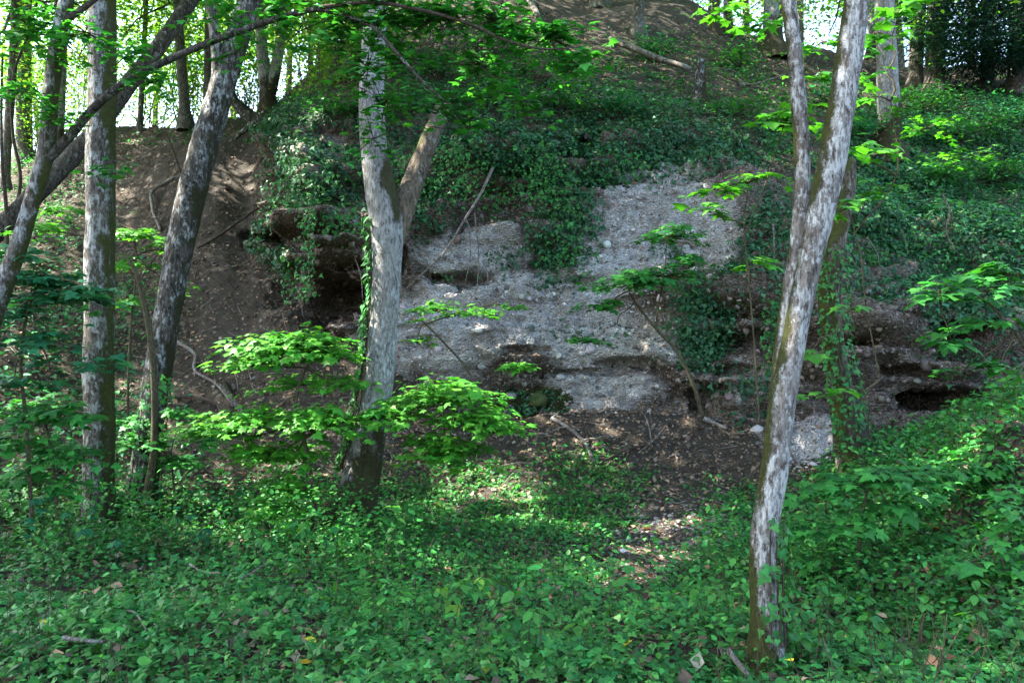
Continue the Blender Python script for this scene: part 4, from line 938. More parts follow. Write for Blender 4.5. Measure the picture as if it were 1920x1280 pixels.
_ = lay('grass_tufts', np.maximum(carpet * np.clip(patch * 2 - .1, 0, 1), .6 * hollow) * 260 * (Dist < 12) * (Dist > 5.8), NARROW_T, LEAF, 0.11, (.05, .15, .035), .12, 53, .55, .25, 'fine grassy blades mixed into the foreground carpet', 'grass', down=-.9)
_ = lay('top_litter', carpet * 26 * (Dist < 11), LITTER_T, DRY, 0.07, (0.19, 0.13, 0.085), .10, 54, .4, .6, 'dead brown leaves lying on top of the green carpet', 'leaf litter', val=.4)

# single larger stones
def stone(px, py, wpx, label, col=(.42, .41, .40), seed=0, squash=.6, group=None):
    p = hit(px, py); r = np.random.default_rng(seed + px * 7 + py); s = wpx / 2 / FPX * p[1]
    v, f = ICO
    # one subdivision for a rounder outline
    e = {}; V = list(v); F = []
    def mid(a, b):
        k = (min(a, b), max(a, b))
        if k not in e: e[k] = len(V); V.append(norm((V[a] + V[b])[None])[0])
        return e[k]
    for a, b, c in f:
        x, y, z = mid(a, b), mid(b, c), mid(c, a); F += [(a, x, z), (b, y, x), (c, z, y), (x, y, z)]
    V = np.array(V); V = V * (1 + .28 * fbm(V, 1.3, 2, int(px)))[:, None] * np.array([1, .8, squash])
    a = r.uniform(0, 6); rot = np.array([[math.cos(a), -math.sin(a), 0], [math.sin(a), math.cos(a), 0], [0, 0, 1]])
    V = V @ rot.T * s + p + np.array([0, 0, s * .25])
    solo('stone', make_mesh('stone', V, np.array(F), STONE, np.tile(np.array(col), (len(V), 1))), label, 'stone', group, base=p)
STONES = [(1418, 806, 30, 'pale stone lying at the rock foot left of the pale trunk', (.42, .41, .39)), (1165, 1035, 16, 'pale round stone at the left edge of the gravel patch', (.55, .54, .5)), (1735, 1000, 20, 'white stone on the bare soil of the right bank', (.62, .6, .56)), (1805, 1012, 16, 'round pale stone near the broken branch on the right bank', (.5, .5, .46)), (1725, 995, 12, 'small white stone beside a bigger one on the right bank', (.6, .6, .57)), (1840, 1005, 14, 'grey stone closest to the broken branch on the right bank', (.4, .4, .37)),
          (1575, 1030, 13, 'pale stone in the plants behind the pale tree base', (.5, .5, .46)), (1155, 1150, 18, 'light stone showing among ivy below the gravel patch', (.48, .45, .4)), (1105, 1265, 26, 'flat brown stone at the bottom edge in bare soil', (.3, .25, .2)), (1160, 1262, 20, 'brownish stone at the bottom centre beside the bare path', (.32, .27, .22)), (900, 690, 24, 'grey cobble on the talus right of the central trunk', (.38, .38, .37)), (955, 742, 26, 'mossy grey boulder at the rock foot', (.20, .20, .17)), (1005, 752, 46, 'large moss-covered boulder at the rock foot', (.06, .075, .025)), (1310, 1035, 14, 'pale stone at the right of the gravel patch', (.5, .49, .46)), (1255, 965, 12, 'small grey stone at the upper edge of the gravel patch', (.42, .42, .42)), (1050, 705, 22, 'round cobble stuck out of the lower rock ledge', (.4, .4, .4)), (1090, 668, 18, 'smooth grey cobble in the brown hollow of the pale face', (.42, .42, .42))]
for s_ in STONES: stone(*s_[:4], col=s_[4])

# ------------------------------------------------------------------ saplings with single leaves
from mathutils import Matrix
def leaf_variants(tag_, tmpl, base, n, mat, hue=.12, val=.22, seed=0):
    r = np.random.default_rng(seed); out = []
    cs = tint(n, base, hue, val, r)
    for k in range(n):
        v, f = tmpl
        v = v.copy(); v[:, 2] += v[:, 0] ** 2 * r.normal(0, .25) - v[:, 1] ** 2 * r.uniform(0, .18); v[:, 0] *= r.uniform(.88, 1.1)
        out.append(make_mesh(tag_, v, f, mat, np.tile(cs[k], (len(v), 1))))
    return out
VAR = {'bright': leaf_variants('maple_leaf', MAPLE_T, C_MAPLE, 10, LEAF, seed=1), 'shade': leaf_variants('shade_toned_leaf', MAPLE_T, C_SHADE, 10, LEAF, seed=2),
       'teal': leaf_variants('cool_leaf', MAPLE_T, C_TEAL, 8, LEAF, seed=3), 'ovate': leaf_variants('ovate_leaf', OVATE_T, C_HERB, 10, LEAF, seed=4), 'fresh': leaf_variants('fresh_leaf', OVATE_T, (.11, .26, .03), 6, LEAF, seed=5),
       'yellow': leaf_variants('yellow_leaf', OVATE_T, (.45, .36, .03), 3, LEAF, seed=6)}
VCOL = {'bright': C_MAPLE, 'shade': C_SHADE, 'teal': C_TEAL, 'ovate': C_HERB, 'fresh': (.11, .26, .03)}

def put_leaf(root, kind, pos, nrm, tip, size, r):
    M = frames(nrm[None], tip[None])[0]        # rows x,y,n
    o = bpy.data.objects.new('leaf', VAR[kind][r.integers(0, len(VAR[kind]))])
    rel = pos - np.array(root.location)
    A = (M.T * size)
    o.matrix_local = Matrix([[*A[0], rel[0]], [*A[1], rel[1]], [*A[2], rel[2]], [0, 0, 0, 1]])
    COLL.objects.link(o); o.parent = root
    return o

def sapling(name, label, cat, stems, d, tiers, kind, size, seed, n_single=120, group=None, stem_mat=STEM, base=None, d2=None, flat=.19, dens=1.55):
    """stems: list of frame polylines with widths; tiers: (px, py, half width px, dome height px, depth offset m, leaves)"""
    r = np.random.default_rng(seed)
    b = W(stems[0][0][0], stems[0][0][1], d) if base is None else base
    root = empty(name, b, label, cat, group)
    ends = []
    for i, L in enumerate(stems):
        pts, rad = pix_path(L, d, d2)
        if i == 0: pts[0][2] -= .05
        part('stem', tube_mesh('stem', pts, rad, stem_mat, sides=7, step=.06, rough=.1, seed=seed + i), root)
        ends.append(pts)
    allp = np.vstack(ends)
    POS, NR, TIP, SZ = [], [], [], []
    twl = []
    for (px, py, rx, hh, off, n) in tiers:
        n = int(n * dens); c = W(px, py, d + off); R_ = rx / FPX * d; hz = hh / FPX * d
        k = np.argmin(np.linalg.norm(allp - c, axis=1))
        a = allp[k]
        part('branch', tube_mesh('branch', wavy(a, c + np.array([0, 0, -hz * .2]), 7, .04, r), np.linspace(.011, .004, 7), stem_mat, sides=5, step=.08), root)
        nt_ = max(4, n // 9)
        ang = r.uniform(0, 2 * math.pi, nt_); q = np.sqrt(r.random(nt_)) * r.uniform(.75, 1.12, nt_)
        e = np.stack([np.cos(ang) * q * R_, np.sin(ang) * q * R_ * .8, hz * (.55 - q ** 2) + r.normal(0, .1 * hz + .015, nt_)], 1) + c
        for z in e: twl.append((wavy(c + np.array([0, 0, -hz * .15]), z, 4, .04, r), np.linspace(.004, .0015, 4)))
        t = r.integers(0, nt_, n)
        along = r.uniform(.35, 1.1, (n, 1))
        pos = (c + (e[t] - c) * along) + r.normal(0, .035 + .04 * R_, (n, 3)) * np.array([1, 1, .35])
        rad_ = pos - c; out = norm(rad_ * np.array([1, 1, 0]) + 1e-4)
        qq = np.linalg.norm(rad_[:, :2], axis=1, keepdims=True) / max(R_, .01)
        nr = norm(np.array([0, -.12, 1.]) + out * np.clip(qq, 0, 1.2) * .26 + r.normal(0, flat, (n, 3)))
        tp = out + r.normal(0, .55, (n, 3)); tp[:, 2] -= .25
        POS.append(pos); NR.append(nr); TIP.append(tp); SZ.append(size * np.exp(r.normal(-.05, .34, n)))
    POS, NR, TIP, SZ = map(np.concatenate, (POS, NR, TIP, SZ))
    if twl: part('twigs', tubes_mesh('twigs', twl, stem_mat, sides=4, step=.1), root, kind='stuff')
    order = np.argsort(POS[:, 1])
    for k in order[:n_single]: put_leaf(root, kind, POS[k], NR[k], TIP[k], SZ[k], r)
    rest = order[n_single:]
    if len(rest):
        bg_ = Bag(); bg_.leaves(MAPLE_T if kind in ('bright', 'shade', 'teal') else OVATE_T, POS[rest], NR[rest], TIP[rest], SZ[rest], tint(len(rest), VCOL[kind], .12, .24, r))
        part('foliage', bg_.mesh('foliage', LEAF), root, kind='stuff')
    return root

sapling('maple_sapling', 'bright green maple sapling spreading flat leafy tiers before the central trunk', 'sapling',
        [[(600, 985, 9), (585, 900, 8), (568, 810, 7), (556, 740, 6), (575, 690, 5), (590, 660, 3)], [(570, 820, 6), (640, 790, 5), (720, 770, 4), (830, 760, 3)]], 8.5,
        [(545, 650, 150, 50, 0, 520), (470, 680, 80, 28, -.2, 120), (620, 668, 70, 35, .1, 130), (470, 790, 135, 40, 0, 430), (600, 790, 110, 45, -.3, 300), (540, 850, 90, 40, .2, 200), (830, 745, 130, 50, 0, 430), (880, 790, 100, 35, -.2, 260), (740, 780, 90, 40, -.2, 240), (530, 915, 75, 40, 0, 150), (520, 960, 70, 30, -.2, 120), (850, 850, 110, 40, .1, 150), (970, 690, 45, 14, .8, 60), (560, 720, 100, 25, .3, 90), (400, 810, 80, 25, 0, 160), (930, 800, 70, 20, 0, 120), (640, 720, 90, 25, .2, 90), (480, 850, 90, 30, 0, 150), (830, 830, 90, 30, 0, 140)], 'bright', .066, 501, 300, dens=2.0)
sapling('maple_sapling', 'slender sapling with arching stem before the pale rock, left of the dark ivy hump', 'sapling',
        [[(1316, 770, 9), (1300, 720, 8), (1270, 660, 7), (1225, 610, 6), (1190, 565, 5), (1178, 545, 3)], [(1230, 615, 4), (1235, 570, 3), (1245, 520, 2), (1250, 450, 2)]], 12.3,
        [(1180, 530, 100, 32, 0, 260), (1255, 440, 70, 30, 0, 170), (1240, 515, 90, 22, 0, 180), (1130, 575, 60, 22, 0, 90), (1290, 490, 50, 25, 0, 90), (1110, 640, 60, 14, .2, 50)], 'shade', .085, 502, 160)
sapling('maple_sapling', 'thin sapling with large green leaves left of the pale twin stems', 'sapling',
        [[(1424, 780, 4), (1414, 640, 3), (1404, 520, 3), (1396, 420, 3), (1404, 340, 2)], [(1398, 440, 3), (1440, 330, 2), (1470, 235, 2)]], 8.0,
        [(1345, 352, 80, 20, 0, 30), (1330, 395, 70, 16, 0, 24), (1420, 330, 70, 20, 0, 24), (1480, 218, 80, 14, 0, 30), (1440, 235, 70, 22, 0, 24), (1500, 150, 60, 40, 0, 20), (1405, 490, 70, 14, .1, 12), (1400, 500, 90, 8, 0, 8)], 'bright', .105, 503, 300, flat=.16, dens=1)
sapling('maple_sapling', 'sprig of large leaves hanging at the right of the pale trunk halfway up', 'sapling',
        [[(1650, 700, 3), (1622, 560, 3), (1612, 470, 3), (1590, 390, 2)], [(1600, 440, 3), (1680, 330, 3), (1670, 190, 2)]], 6.9,
        [(1600, 385, 60, 14, 0, 14), (1560, 395, 50, 12, -.2, 10), (1590, 580, 40, 14, 0, 8), (1650, 180, 55, 8, 0, 7), (1600, 280, 55, 10, 0, 12), (1680, 40, 60, 30, 0, 14), (1550, 740, 70, 40, -.1, 14), (1510, 660, 40, 20, -.3, 8)], 'bright', .10, 504, 300, flat=.16, dens=1)
sapling('maple_sapling', 'broad-leaved sapling reaching in from the right edge before the undercut rock', 'sapling',
        [[(1990, 800, 8), (1950, 700, 7), (1900, 620, 6), (1840, 560, 4), (1760, 545, 3)]], 7.2,
        [(1840, 540, 110, 45, 0, 90), (1900, 510, 90, 40, 0, 80), (1790, 560, 80, 30, 0, 50), (1860, 600, 100, 30, 0, 50), (1780, 640, 60, 20, 0, 22), (1870, 690, 70, 25, -.2, 30), (1800, 700, 60, 16, 0, 16)], 'shade', .10, 505, 300, flat=.2, dens=1)
sapling('maple_sapling', 'shaded sapling in layers of cool green at the left edge, midway up', 'sapling',
        [[(60, 960, 8), (50, 800, 7), (40, 660, 6), (60, 560, 5), (90, 500, 3)]], 7.6,
        [(60, 530, 120, 40, 0, 200), (120, 560, 110, 30, 0, 140), (10, 590, 110, 40, 0, 120), (170, 545, 60, 18, -.3, 50), (50, 640, 110, 35, 0, 90), (140, 680, 110, 30, 0, 60), (20, 720, 90, 40, 0, 80), (40, 480, 90, 30, 0, 70)], 'teal', .085, 506, 200)
sapling('maple_sapling', 'leafy sapling low at the left edge above the ivy carpet', 'sapling',
        [[(110, 1010, 7), (105, 920, 6), (95, 840, 5), (80, 770, 3)]], 7.8,
        [(70, 770, 110, 35, 0, 180), (30, 830, 100, 40, 0, 140), (120, 850, 100, 35, 0, 140), (60, 900, 110, 40, 0, 140), (140, 780, 60, 25, 0, 50)], 'shade', .075, 507, 200)
sapling('maple_sapling', 'fine-leaved sapling tucked between the two left trunks', 'sapling',
        [[(250, 900, 6), (240, 760, 5), (245, 620, 5), (255, 480, 4), (250, 430, 3)]], 11.0,
        [(255, 440, 60, 25, 0, 150), (250, 500, 70, 25, 0, 120), (320, 460, 50, 18, 0, 70), (250, 570, 60, 20, 0, 60), (330, 545, 50, 16, 0, 60), (90, 430, 90, 30, 0, 120), (120, 395, 60, 20, 0, 60)], 'bright', .07, 508, 160)
sapling('maple_sapling', 'small sapling at the foot of the furrowed leaning trunk', 'sapling',
        [[(330, 960, 5), (325, 900, 4), (320, 860, 3)]], 9.6, [(330, 780, 60, 20, 0, 60), (270, 830, 70, 30, 0, 90), (330, 870, 60, 30, 0, 90), (250, 790, 50, 25, .2, 60), (380, 830, 50, 20, 0, 50)], 'shade', .075, 509, 120)
sapling('maple_sapling', 'sunlit spray of small leaves before the rock right of the central trunk', 'sapling',
        [[(900, 770, 4), (880, 700, 4), (830, 640, 4), (790, 600, 3)], [(790, 610, 3), (850, 590, 3), (920, 570, 2)]], 12.2,
        [(820, 580, 70, 22, 0, 150), (900, 585, 70, 18, 0, 120), (780, 640, 50, 20, 0, 40), (830, 720, 60, 20, 0, 80), (960, 575, 40, 12, 0, 40)], 'bright', .065, 510, 120)
sapling('maple_sapling', 'young maple standing in the undergrowth right of the pale tree base', 'sapling',
        [[(1600, 1175, 9), (1608, 1080, 8), (1615, 980, 6), (1630, 900, 4)]], 6.6,
        [(1640, 900, 130, 40, 0, 90), (1560, 920, 90, 30, 0, 60), (1720, 890, 120, 35, .2, 80), (1600, 1000, 80, 20, -.3, 26), (1530, 990, 70, 30, 0, 36), (1680, 950, 100, 30, 0, 50), (1560, 1060, 90, 40, 0, 40), (1500, 1110, 60, 40, 0, 24), (1790, 880, 80, 25, .3, 40), (1840, 900, 100, 30, .5, 50), (1640, 1060, 60, 20, 0, 20)], 'shade', .076, 511, 300, dens=2.0)
sapling('maple_sapling', 'glossy sapling at the lower right edge beside the broken branch', 'sapling',
        [[(1900, 1150, 7), (1890, 1080, 6), (1870, 1030, 4)]], 5.4, [(1860, 1060, 80, 25, 0, 26), (1900, 1000, 60, 40, 0, 20), (1880, 960, 60, 20, .1, 18), (1820, 1050, 60, 20, 0, 16), (1890, 930, 60, 30, .4, 24), (1900, 1180, 80, 30, -.2, 24)], 'shade', .07, 512, 300, dens=2.0)
# foliage of the long limb: hanging maple sprays along the top
def limb_sprays(root, tiers, d, kind, size, seed, n_single):
    r = np.random.default_rng(seed); P_, N_, T_, S_ = [], [], [], []; tw = []
    for (px, py, rx, hh, off, n) in tiers:
        c = W(px, py, d + off); R_ = rx / FPX * d; hz = hh / FPX * d
        nt_ = max(4, n // 8); ang = r.uniform(0, 2 * math.pi, nt_); q = np.sqrt(r.random(nt_))
        e = np.stack([np.cos(ang) * q * R_, np.sin(ang) * q * R_ * .8, hz * r.uniform(-1, 1, nt_)], 1) + c
        for z in e: tw.append((wavy(c, z, 4, .05, r), np.linspace(.006, .002, 4)))
        t = r.integers(0, nt_, n); pos = c + (e[t] - c) * r.uniform(.3, 1.1, (n, 1)) + r.normal(0, .06, (n, 3)) * np.array([1, 1, .5])
        P_.append(pos); N_.append(norm(np.array([0, -.1, 1.]) + r.normal(0, .24, (n, 3)))); tp = norm(pos - c + 1e-4) + r.normal(0, .5, (n, 3)); tp[:, 2] -= .35; T_.append(tp); S_.append(size * np.exp(r.normal(0, .22, n)))
    P_, N_, T_, S_ = map(np.concatenate, (P_, N_, T_, S_))
    part('twigs', tubes_mesh('twigs', tw, TWIG, sides=4, step=.12), root, kind='stuff')
    o = np.argsort(P_[:, 1])
    for k in o[:n_single]: put_leaf(root, kind, P_[k], N_[k], T_[k], S_[k], r)
    rest = o[n_single:]
    b = Bag(); b.leaves(MAPLE_T, P_[rest], N_[rest], T_[rest], S_[rest], tint(len(rest), VCOL[kind], .12, .25, r)); part('foliage', b.mesh('foliage', LEAF), root, kind='stuff')
limb_sprays(LT, [(a_, b_, c_, e_, f_, int(g_ * (1.9 if a_ > 600 else 1.2))) for a_, b_, c_, e_, f_, g_ in [(640, 40, 70, 60, 0, 90), (720, 30, 80, 40, 0, 110), (820, 30, 90, 50, 0, 130), (930, 40, 90, 50, 0, 130), (1030, 70, 80, 40, 0, 100), (1080, 120, 70, 40, 0, 70), (760, 110, 70, 40, .2, 60), (830, 190, 60, 40, .1, 40), (690, 130, 60, 50, 0, 60), (720, 200, 60, 50, 0, 50), (900, 120, 90, 50, .3, 80), (980, 180, 90, 60, .3, 50), (880, 240, 90, 50, .3, 40), (560, 60, 60, 40, 0, 40), (440, 100, 60, 50, 0, 40), (300, 150, 70, 40, 0, 40), (230, 110, 60, 40, -.2, 40), (160, 60, 90, 60, 0, 90), (60, 60, 90, 70, 0, 110), (40, 170, 80, 60, 0, 80), (130, 230, 50, 40, 0, 30), (210, 300, 50, 40, -.2, 30), (420, 30, 90, 40, .3, 70), (540, 10, 80, 30, .2, 60), (700, 260, 60, 40, .2, 26)]], 6.9, 'shade', .075, 601, 300)
limb_sprays(T9, [(1340, 30, 60, 30, .6, 24), (1420, 60, 60, 30, .4, 30), (1540, 80, 60, 40, -.3, 24), (1640, 60, 60, 40, 0, 24), (1690, 20, 60, 20, 0, 20), (1560, 230, 50, 30, -.3, 14), (1500, 200, 50, 12, -.3, 12), (1640, 290, 60, 20, 0, 14), (1620, 130, 40, 30, .2, 10)], 6.6, 'bright', .095, 602, 160)
limb_sprays(T10, [(1650, 350, 60, 40, .5, 40), (1740, 240, 70, 40, 1.5, 60), (1690, 200, 70, 40, 1.0, 50), (1800, 300, 90, 30, 1.5, 80), (1500, 320, 40, 30, 0, 20)], 10.5, 'bright', .09, 603, 100)

# ------------------------------------------------------------------ seedlings in the carpet
def seedling(px, py, h, kind, size, n, label, group, seed, name='seedling'):
    r = np.random.default_rng(seed); b = hit(px, py)
    root = empty(name, b, label, 'seedling', group)
    top = b + np.array([r.normal(0, .12 * h), r.normal(0, .1 * h), h])
    part('stem', tube_mesh('stem', wavy(b - np.array([0, 0, .03]), top, 5, .03, r), np.linspace(.004, .002, 5), STEM, sides=5, step=.04), root)
    a0 = r.uniform(0, 6.28)
    for k in range(n):
        a = a0 + k * 2.4; lev = 1 if k < 4 else r.uniform(.55, .9)
        out = np.array([math.cos(a), math.sin(a), 0.0]); pos = b + (top - b) * lev + out * size * .22
        nr = norm((np.array([0, -.1, 1.]) + out * .3 + r.normal(0, .18, 3))[None])[0]
        put_leaf(root, kind, pos, nr, out + np.array([0, 0, -.25]), size * r.uniform(.75, 1.15), r)
for k, (px, py, h, s) in enumerate([(905, 1135, .22, .085), (828, 1150, .2, .075), (855, 1190, .22, .08), (798, 1275, .12, .075), (925, 1270, .10, .08), (855, 1230, .1, .055)]):
    seedling(px, py, h, 'fresh', s, 5, ['yellow-green seedling standing highest in the bottom centre', 'yellow-green seedling just left of the tallest one at bottom centre', 'yellow-green seedling with wide leaves below the tallest one', 'three-leaved yellow-green seedling at the bottom edge, left one', 'yellow-green seedling at the bottom edge, right one', 'tiny yellow-green seedling between two larger ones at the bottom'][k], 'yellow-green seedlings at the bottom centre', 700 + k)
REG = [((20, 420), (960, 1080), 22, 'seedlings before the left trunks', 'teal', .08, (.2, .5)), ((480, 800), (990, 1110), 40, 'seedlings below the central trunk', 'ovate', .08, (.25, .55)),
       ((820, 1400), (1090, 1250), 34, 'seedlings of the bottom centre carpet', 'ovate', .07, (.1, .35)), ((1480, 1900), (1080, 1270), 34, 'seedlings of the lower right carpet', 'ovate', .07, (.1, .4)),
       ((60, 760), (1120, 1270), 12, 'seedlings of the lower left ivy', 'shade', .065, (.08, .25)), ((1400, 1560), (880, 1080), 10, 'seedlings beside the pale tree', 'ovate', .065, (.15, .4)), ((1600, 1900), (800, 960), 22, 'seedlings on the right bank', 'shade', .085, (.15, .4))]
ANCH = [(20, 'at the left edge'), (110, 'left of the straight left trunk'), (186, 'before the straight left trunk'), (270, 'before the furrowed leaning trunk'), (360, 'right of the furrowed leaning trunk'), (450, 'below the maple sapling left tips'), (530, 'below the maple sapling stem'), (600, 'left of the central trunk foot'), (665, 'before the central trunk'), (730, 'right of the central trunk foot'), (800, 'below the sapling right tips'), (880, 'by the yellow-green seedlings'), (980, 'left of the gravel patch'), (1080, 'below the mossy boulder'), (1180, 'below the gravel patch'), (1280, 'right of the gravel patch'), (1370, 'left of the pale tree'), (1435, 'before the pale tree'), (1510, 'right of the pale tree'), (1600, 'below the mossy trunk'), (1690, 'right of the mossy trunk'), (1770, 'below the right bank crest'), (1840, 'by the broken branch'), (1900, 'at the right edge')]
KIND_W = {'teal': 'bluish green', 'ovate': 'oval green', 'shade': 'lobed green'}; NUM = {4: 'four', 5: 'five', 6: 'six', 7: 'seven'}
sd = 800; USED = set()
for (xa, xb), (ya, yb), n, grp, kind, size, (ha, hb) in REG:
    for k in range(n):
      sd += 1
      for _try in range(40):
        px, py, h, nl = rng.uniform(xa, xb), rng.uniform(ya, yb), rng.uniform(ha, hb), int(rng.integers(4, 8))
        place = min(ANCH, key=lambda q: abs(q[0] - px))[1]
        hw = 'low' if h < .15 else 'short' if h < .25 else 'upright' if h < .38 else 'tall'
        yw = 'high up the bank' if py < 880 else 'far back' if py < 980 else 'in mid distance' if py < 1060 else 'fairly near' if py < 1150 else 'near' if py < 1210 else 'very near'
        lab = f'{hw} seedling with {NUM[nl]} {KIND_W[kind]} leaves {place}, {yw}'
        if lab not in USED: break
      USED.add(lab)
      seedling(px, py, h, kind, size * rng.uniform(.8, 1.25), nl, lab, grp, sd)

# ------------------------------------------------------------------ climbing and hanging ivy
def climb(label, L, d, a0, a1, n, size, seed, width=1.04, d2=None, col=C_IVY):
    r = np.random.default_rng(seed); pts, rad = pix_path(L, d, d2)
    s = np.concatenate([[0], np.cumsum(np.linalg.norm(np.diff(pts, axis=0), axis=1))])
    q = r.uniform(0, s[-1], n); C = hermite(s, pts, q); Rr = np.interp(q, s, rad)
    a = r.uniform(a0, a1, n)            # angle: 0 = right, -90 = towards camera, 180 = left
    o = np.stack([np.cos(a), np.sin(a), np.zeros(n)], 1)
    pos = C + o * (Rr * width + r.uniform(.0, .07, n))[:, None]
    root = empty('climbing_ivy', pts[0], label, 'ivy')
    vl = []
    for k in range(4):
        aa = r.uniform(a0, a1); qq = np.linspace(0, s[-1] * r.uniform(.7, 1), 9)
        cc = hermite(s, pts, qq) + np.stack([np.cos(aa + .2 * np.sin(qq * 2 + k)), np.sin(aa + .2 * np.sin(qq * 2 + k)), 0 * qq], 1) * (np.interp(qq, s, rad) * 1.02)[:, None]
        part('vine', tube_mesh('vine', cc, np.linspace(.009, .004, 9), TWIG, sides=5, step=.08), root)
    b = Bag(); tip = r.normal(0, .5, (n, 3)); tip[:, 2] -= .9
    b.leaves(IVY_T, pos, norm(o + np.array([0, 0, .45]) + r.normal(0, .35, (n, 3))), tip, size * np.exp(r.normal(0, .25, n)), tint(n, col, .12, .3, r))
    part('leaves', b.mesh('leaves', IVY), root, kind='stuff')
climb('ivy climbing the left side of the central grey trunk', [(678, 880, 80), (696, 790, 72), (711, 700, 68), (721, 600, 66), (727, 500, 63), (724, 410, 66)], d8, R(150), R(222), 420, .062, 901)
climb('ivy wrapping the mossy trunk behind the pale right tree', [(1600, 840, 84), (1582, 760, 66), (1564, 660, 60), (1555, 560, 56), (1566, 460, 50)], d10, R(-150), R(10), 560, .055, 902)
climb('ivy at the foot of the furrowed leaning trunk', [(262, 930, 70), (270, 890, 58), (284, 780, 54), (294, 700, 55)], d2_, R(-110), R(20), 150, .06, 903)
climb('sparse ivy at the foot of the pale twin-stemmed tree', [(1432, 1200, 84), (1435, 1120, 66), (1434, 1050, 66), (1438, 960, 62)], d9, R(-120), R(30), 70, .05, 904)
climb('ivy at the foot of the tall straight left tree', [(186, 1000, 80), (186, 930, 60), (185, 850, 57)], d1, R(-200), R(0), 70, .055, 905)
def hang(label, x, y0, y1, n, seed, spread=.07, out=.30, x1=None, size=.055, col=C_IVY):
    r = np.random.default_rng(seed); a = hit(x, y0); d = a[1] - out
    top = W(x, y0, d); bot = W(x if x1 is None else x1, y1, d)
    root = empty('hanging_ivy', top, label, 'ivy', 'ivy strands hanging on the rock face')
    for k in range(3):
        o = r.normal(0, spread * .5, 3)
        part('vine', tube_mesh('vine', wavy(top + np.array([0, out * .6, .05]), top + (bot - top) * r.uniform(.75, 1.05) + o, 7, .02, r), np.linspace(.006, .003, 7), TWIG, sides=5, step=.08), root)
    t = r.random((n, 1)) ** 1.1
    pos = top * (1 - t) + bot * t + r.normal(0, spread, (n, 3)) * np.array([1, .7, .3]); tip = r.normal(0, .35, (n, 3)); tip[:, 2] -= 1
    b = Bag(); b.leaves(IVY_T, pos, norm(np.array([-.2, -.8, .55]) + r.normal(0, .35, (n, 3))), tip, size * np.exp(r.normal(0, .25, n)), tint(n, col, .12, .28, r))
    part('leaves', b.mesh('leaves', IVY), root, kind='stuff')
hang('longest ivy strand hanging over the left cave, catching the sun', 541, 375, 565, 300, 951, .085)
hang('ivy strand hanging over the left cave, right of the longest one', 577, 390, 560, 230, 952, .08)
hang('short ivy fringe over the right half of the left cave', 640, 400, 455, 220, 961, .22)
hang('ivy fringe on the rock nose above the left cave', 560, 320, 400, 320, 962, .28)
hang('short ivy strand at the left corner of the rock face', 508, 370, 455, 110, 953, .10)
hang('wide ivy curtain falling between the brown and the pale rock', 1040, 350, 520, 420, 954, .28, .25, 1060)
hang('ivy curtain over the brown rock right of the central trunk', 930, 350, 450, 180, 955, .2, .25)
hang('ivy strand down the rock edge below the right slope', 1640, 470, 560, 200, 956, .2, .2)
hang('ivy curtain left of the pale twin stems under the ledge', 1450, 560, 700, 160, 957, .10, .2)
hang('dense ivy hump drooping at the end of the pale rock', 1300, 560, 690, 520, 958, .24, .25, 1312, .06, C_IVYD)
hang('ivy tail over the undercut at the right end of the rock', 1740, 540, 640, 220, 959, .2, .2)
hang('ivy curtain on the brow just right of the snapped stem', 850, 270, 370, 420, 963, .3, .25)
hang('ivy curtain over the dark hollow in the brow', 1010, 280, 370, 460, 964, .34, .25)
hang('ivy fringe on the brow above the pale rock', 1150, 285, 345, 360, 965, .3, .25)
hang('ivy curtain between central trunk and snapped stem', 760, 290, 400, 360, 966, .25, .25)
hang('ivy curtain on the rock nose left of the central trunk', 645, 280, 380, 360, 967, .26, .25)
hang('broad ivy curtain on the right slope edge', 1700, 430, 530, 420, 968, .32, .25)
hang('ivy curtain at the right end above the undercut', 1860, 500, 610, 420, 969, .32, .25)
hang('thin ivy trail above the small rock window', 1350, 250, 300, 120, 960, .2, .2)

# ------------------------------------------------------------------ dead wood
def stick(label, L, w0, w1, mat=DEADWOOD, lift=.03, forks=(), cat='branch', name='fallen_branch', sides=8, free=None, seed=0):
    r = np.random.default_rng(seed + int(L[0][0]))
    if free is None: pts = np.array([hit(a, b) for a, b in L]) + np.array([0, -.02, lift])
    else: pts = np.array([W(a, b, free + (f[0] if f else 0)) for a, b, *f in L])
    if free is None and len(pts) > 2:      # keep it stiff: smooth the depth
        pts[1:-1, 1] = (.25 * pts[:-2, 1] + .5 * pts[1:-1, 1] + .25 * pts[2:, 1])
    dm = pts[:, 1].mean(); rad = np.linspace(w0, w1, len(pts)) / 2 / FPX * dm
    root = empty(name, pts[0], label, cat)
    part('wood', tube_mesh('wood', pts, rad, mat, sides=sides, step=.05, rough=.22, seed=seed), root)
    for (i, ex, ey, w) in forks:
        a = pts[i]; e = W(ex, ey, a[1] - .05)
        part('fork', tube_mesh('fork', wavy(a, e, 6, .04, r), np.linspace(w, w * .35, 6) / 2 / FPX * dm, mat, sides=6, step=.05, rough=.2), root)
stick('long pale fallen log lying across the upper slope', [(1145, 100), (1180, 112), (1230, 132), (1290, 158)], 14, 9, cat='log', name='fallen_log', lift=.4, sides=12)
stick('bleached log end sticking down from the top of the slope', [(985, -5), (995, 15), (1012, 40)], 15, 9, cat='log', name='fallen_log', lift=.15, sides=12)
stick('thin pale branch lying left of the pale twin stems on the slope', [(1385, 165), (1420, 160), (1475, 148)], 4, 3, lift=.1)
stick('pale twisted root running down the earthy slope at left', [(320, 335), (296, 355), (290, 385), (298, 430)], 7, 5, forks=[(1, 275, 430, 4), (0, 345, 320, 4)])
stick('dead branch lying at the foot of the bare slope', [(330, 640), (362, 665), (366, 690), (410, 720), (440, 760)], 8, 4, forks=[(3, 490, 760, 5), (2, 400, 770, 3)])
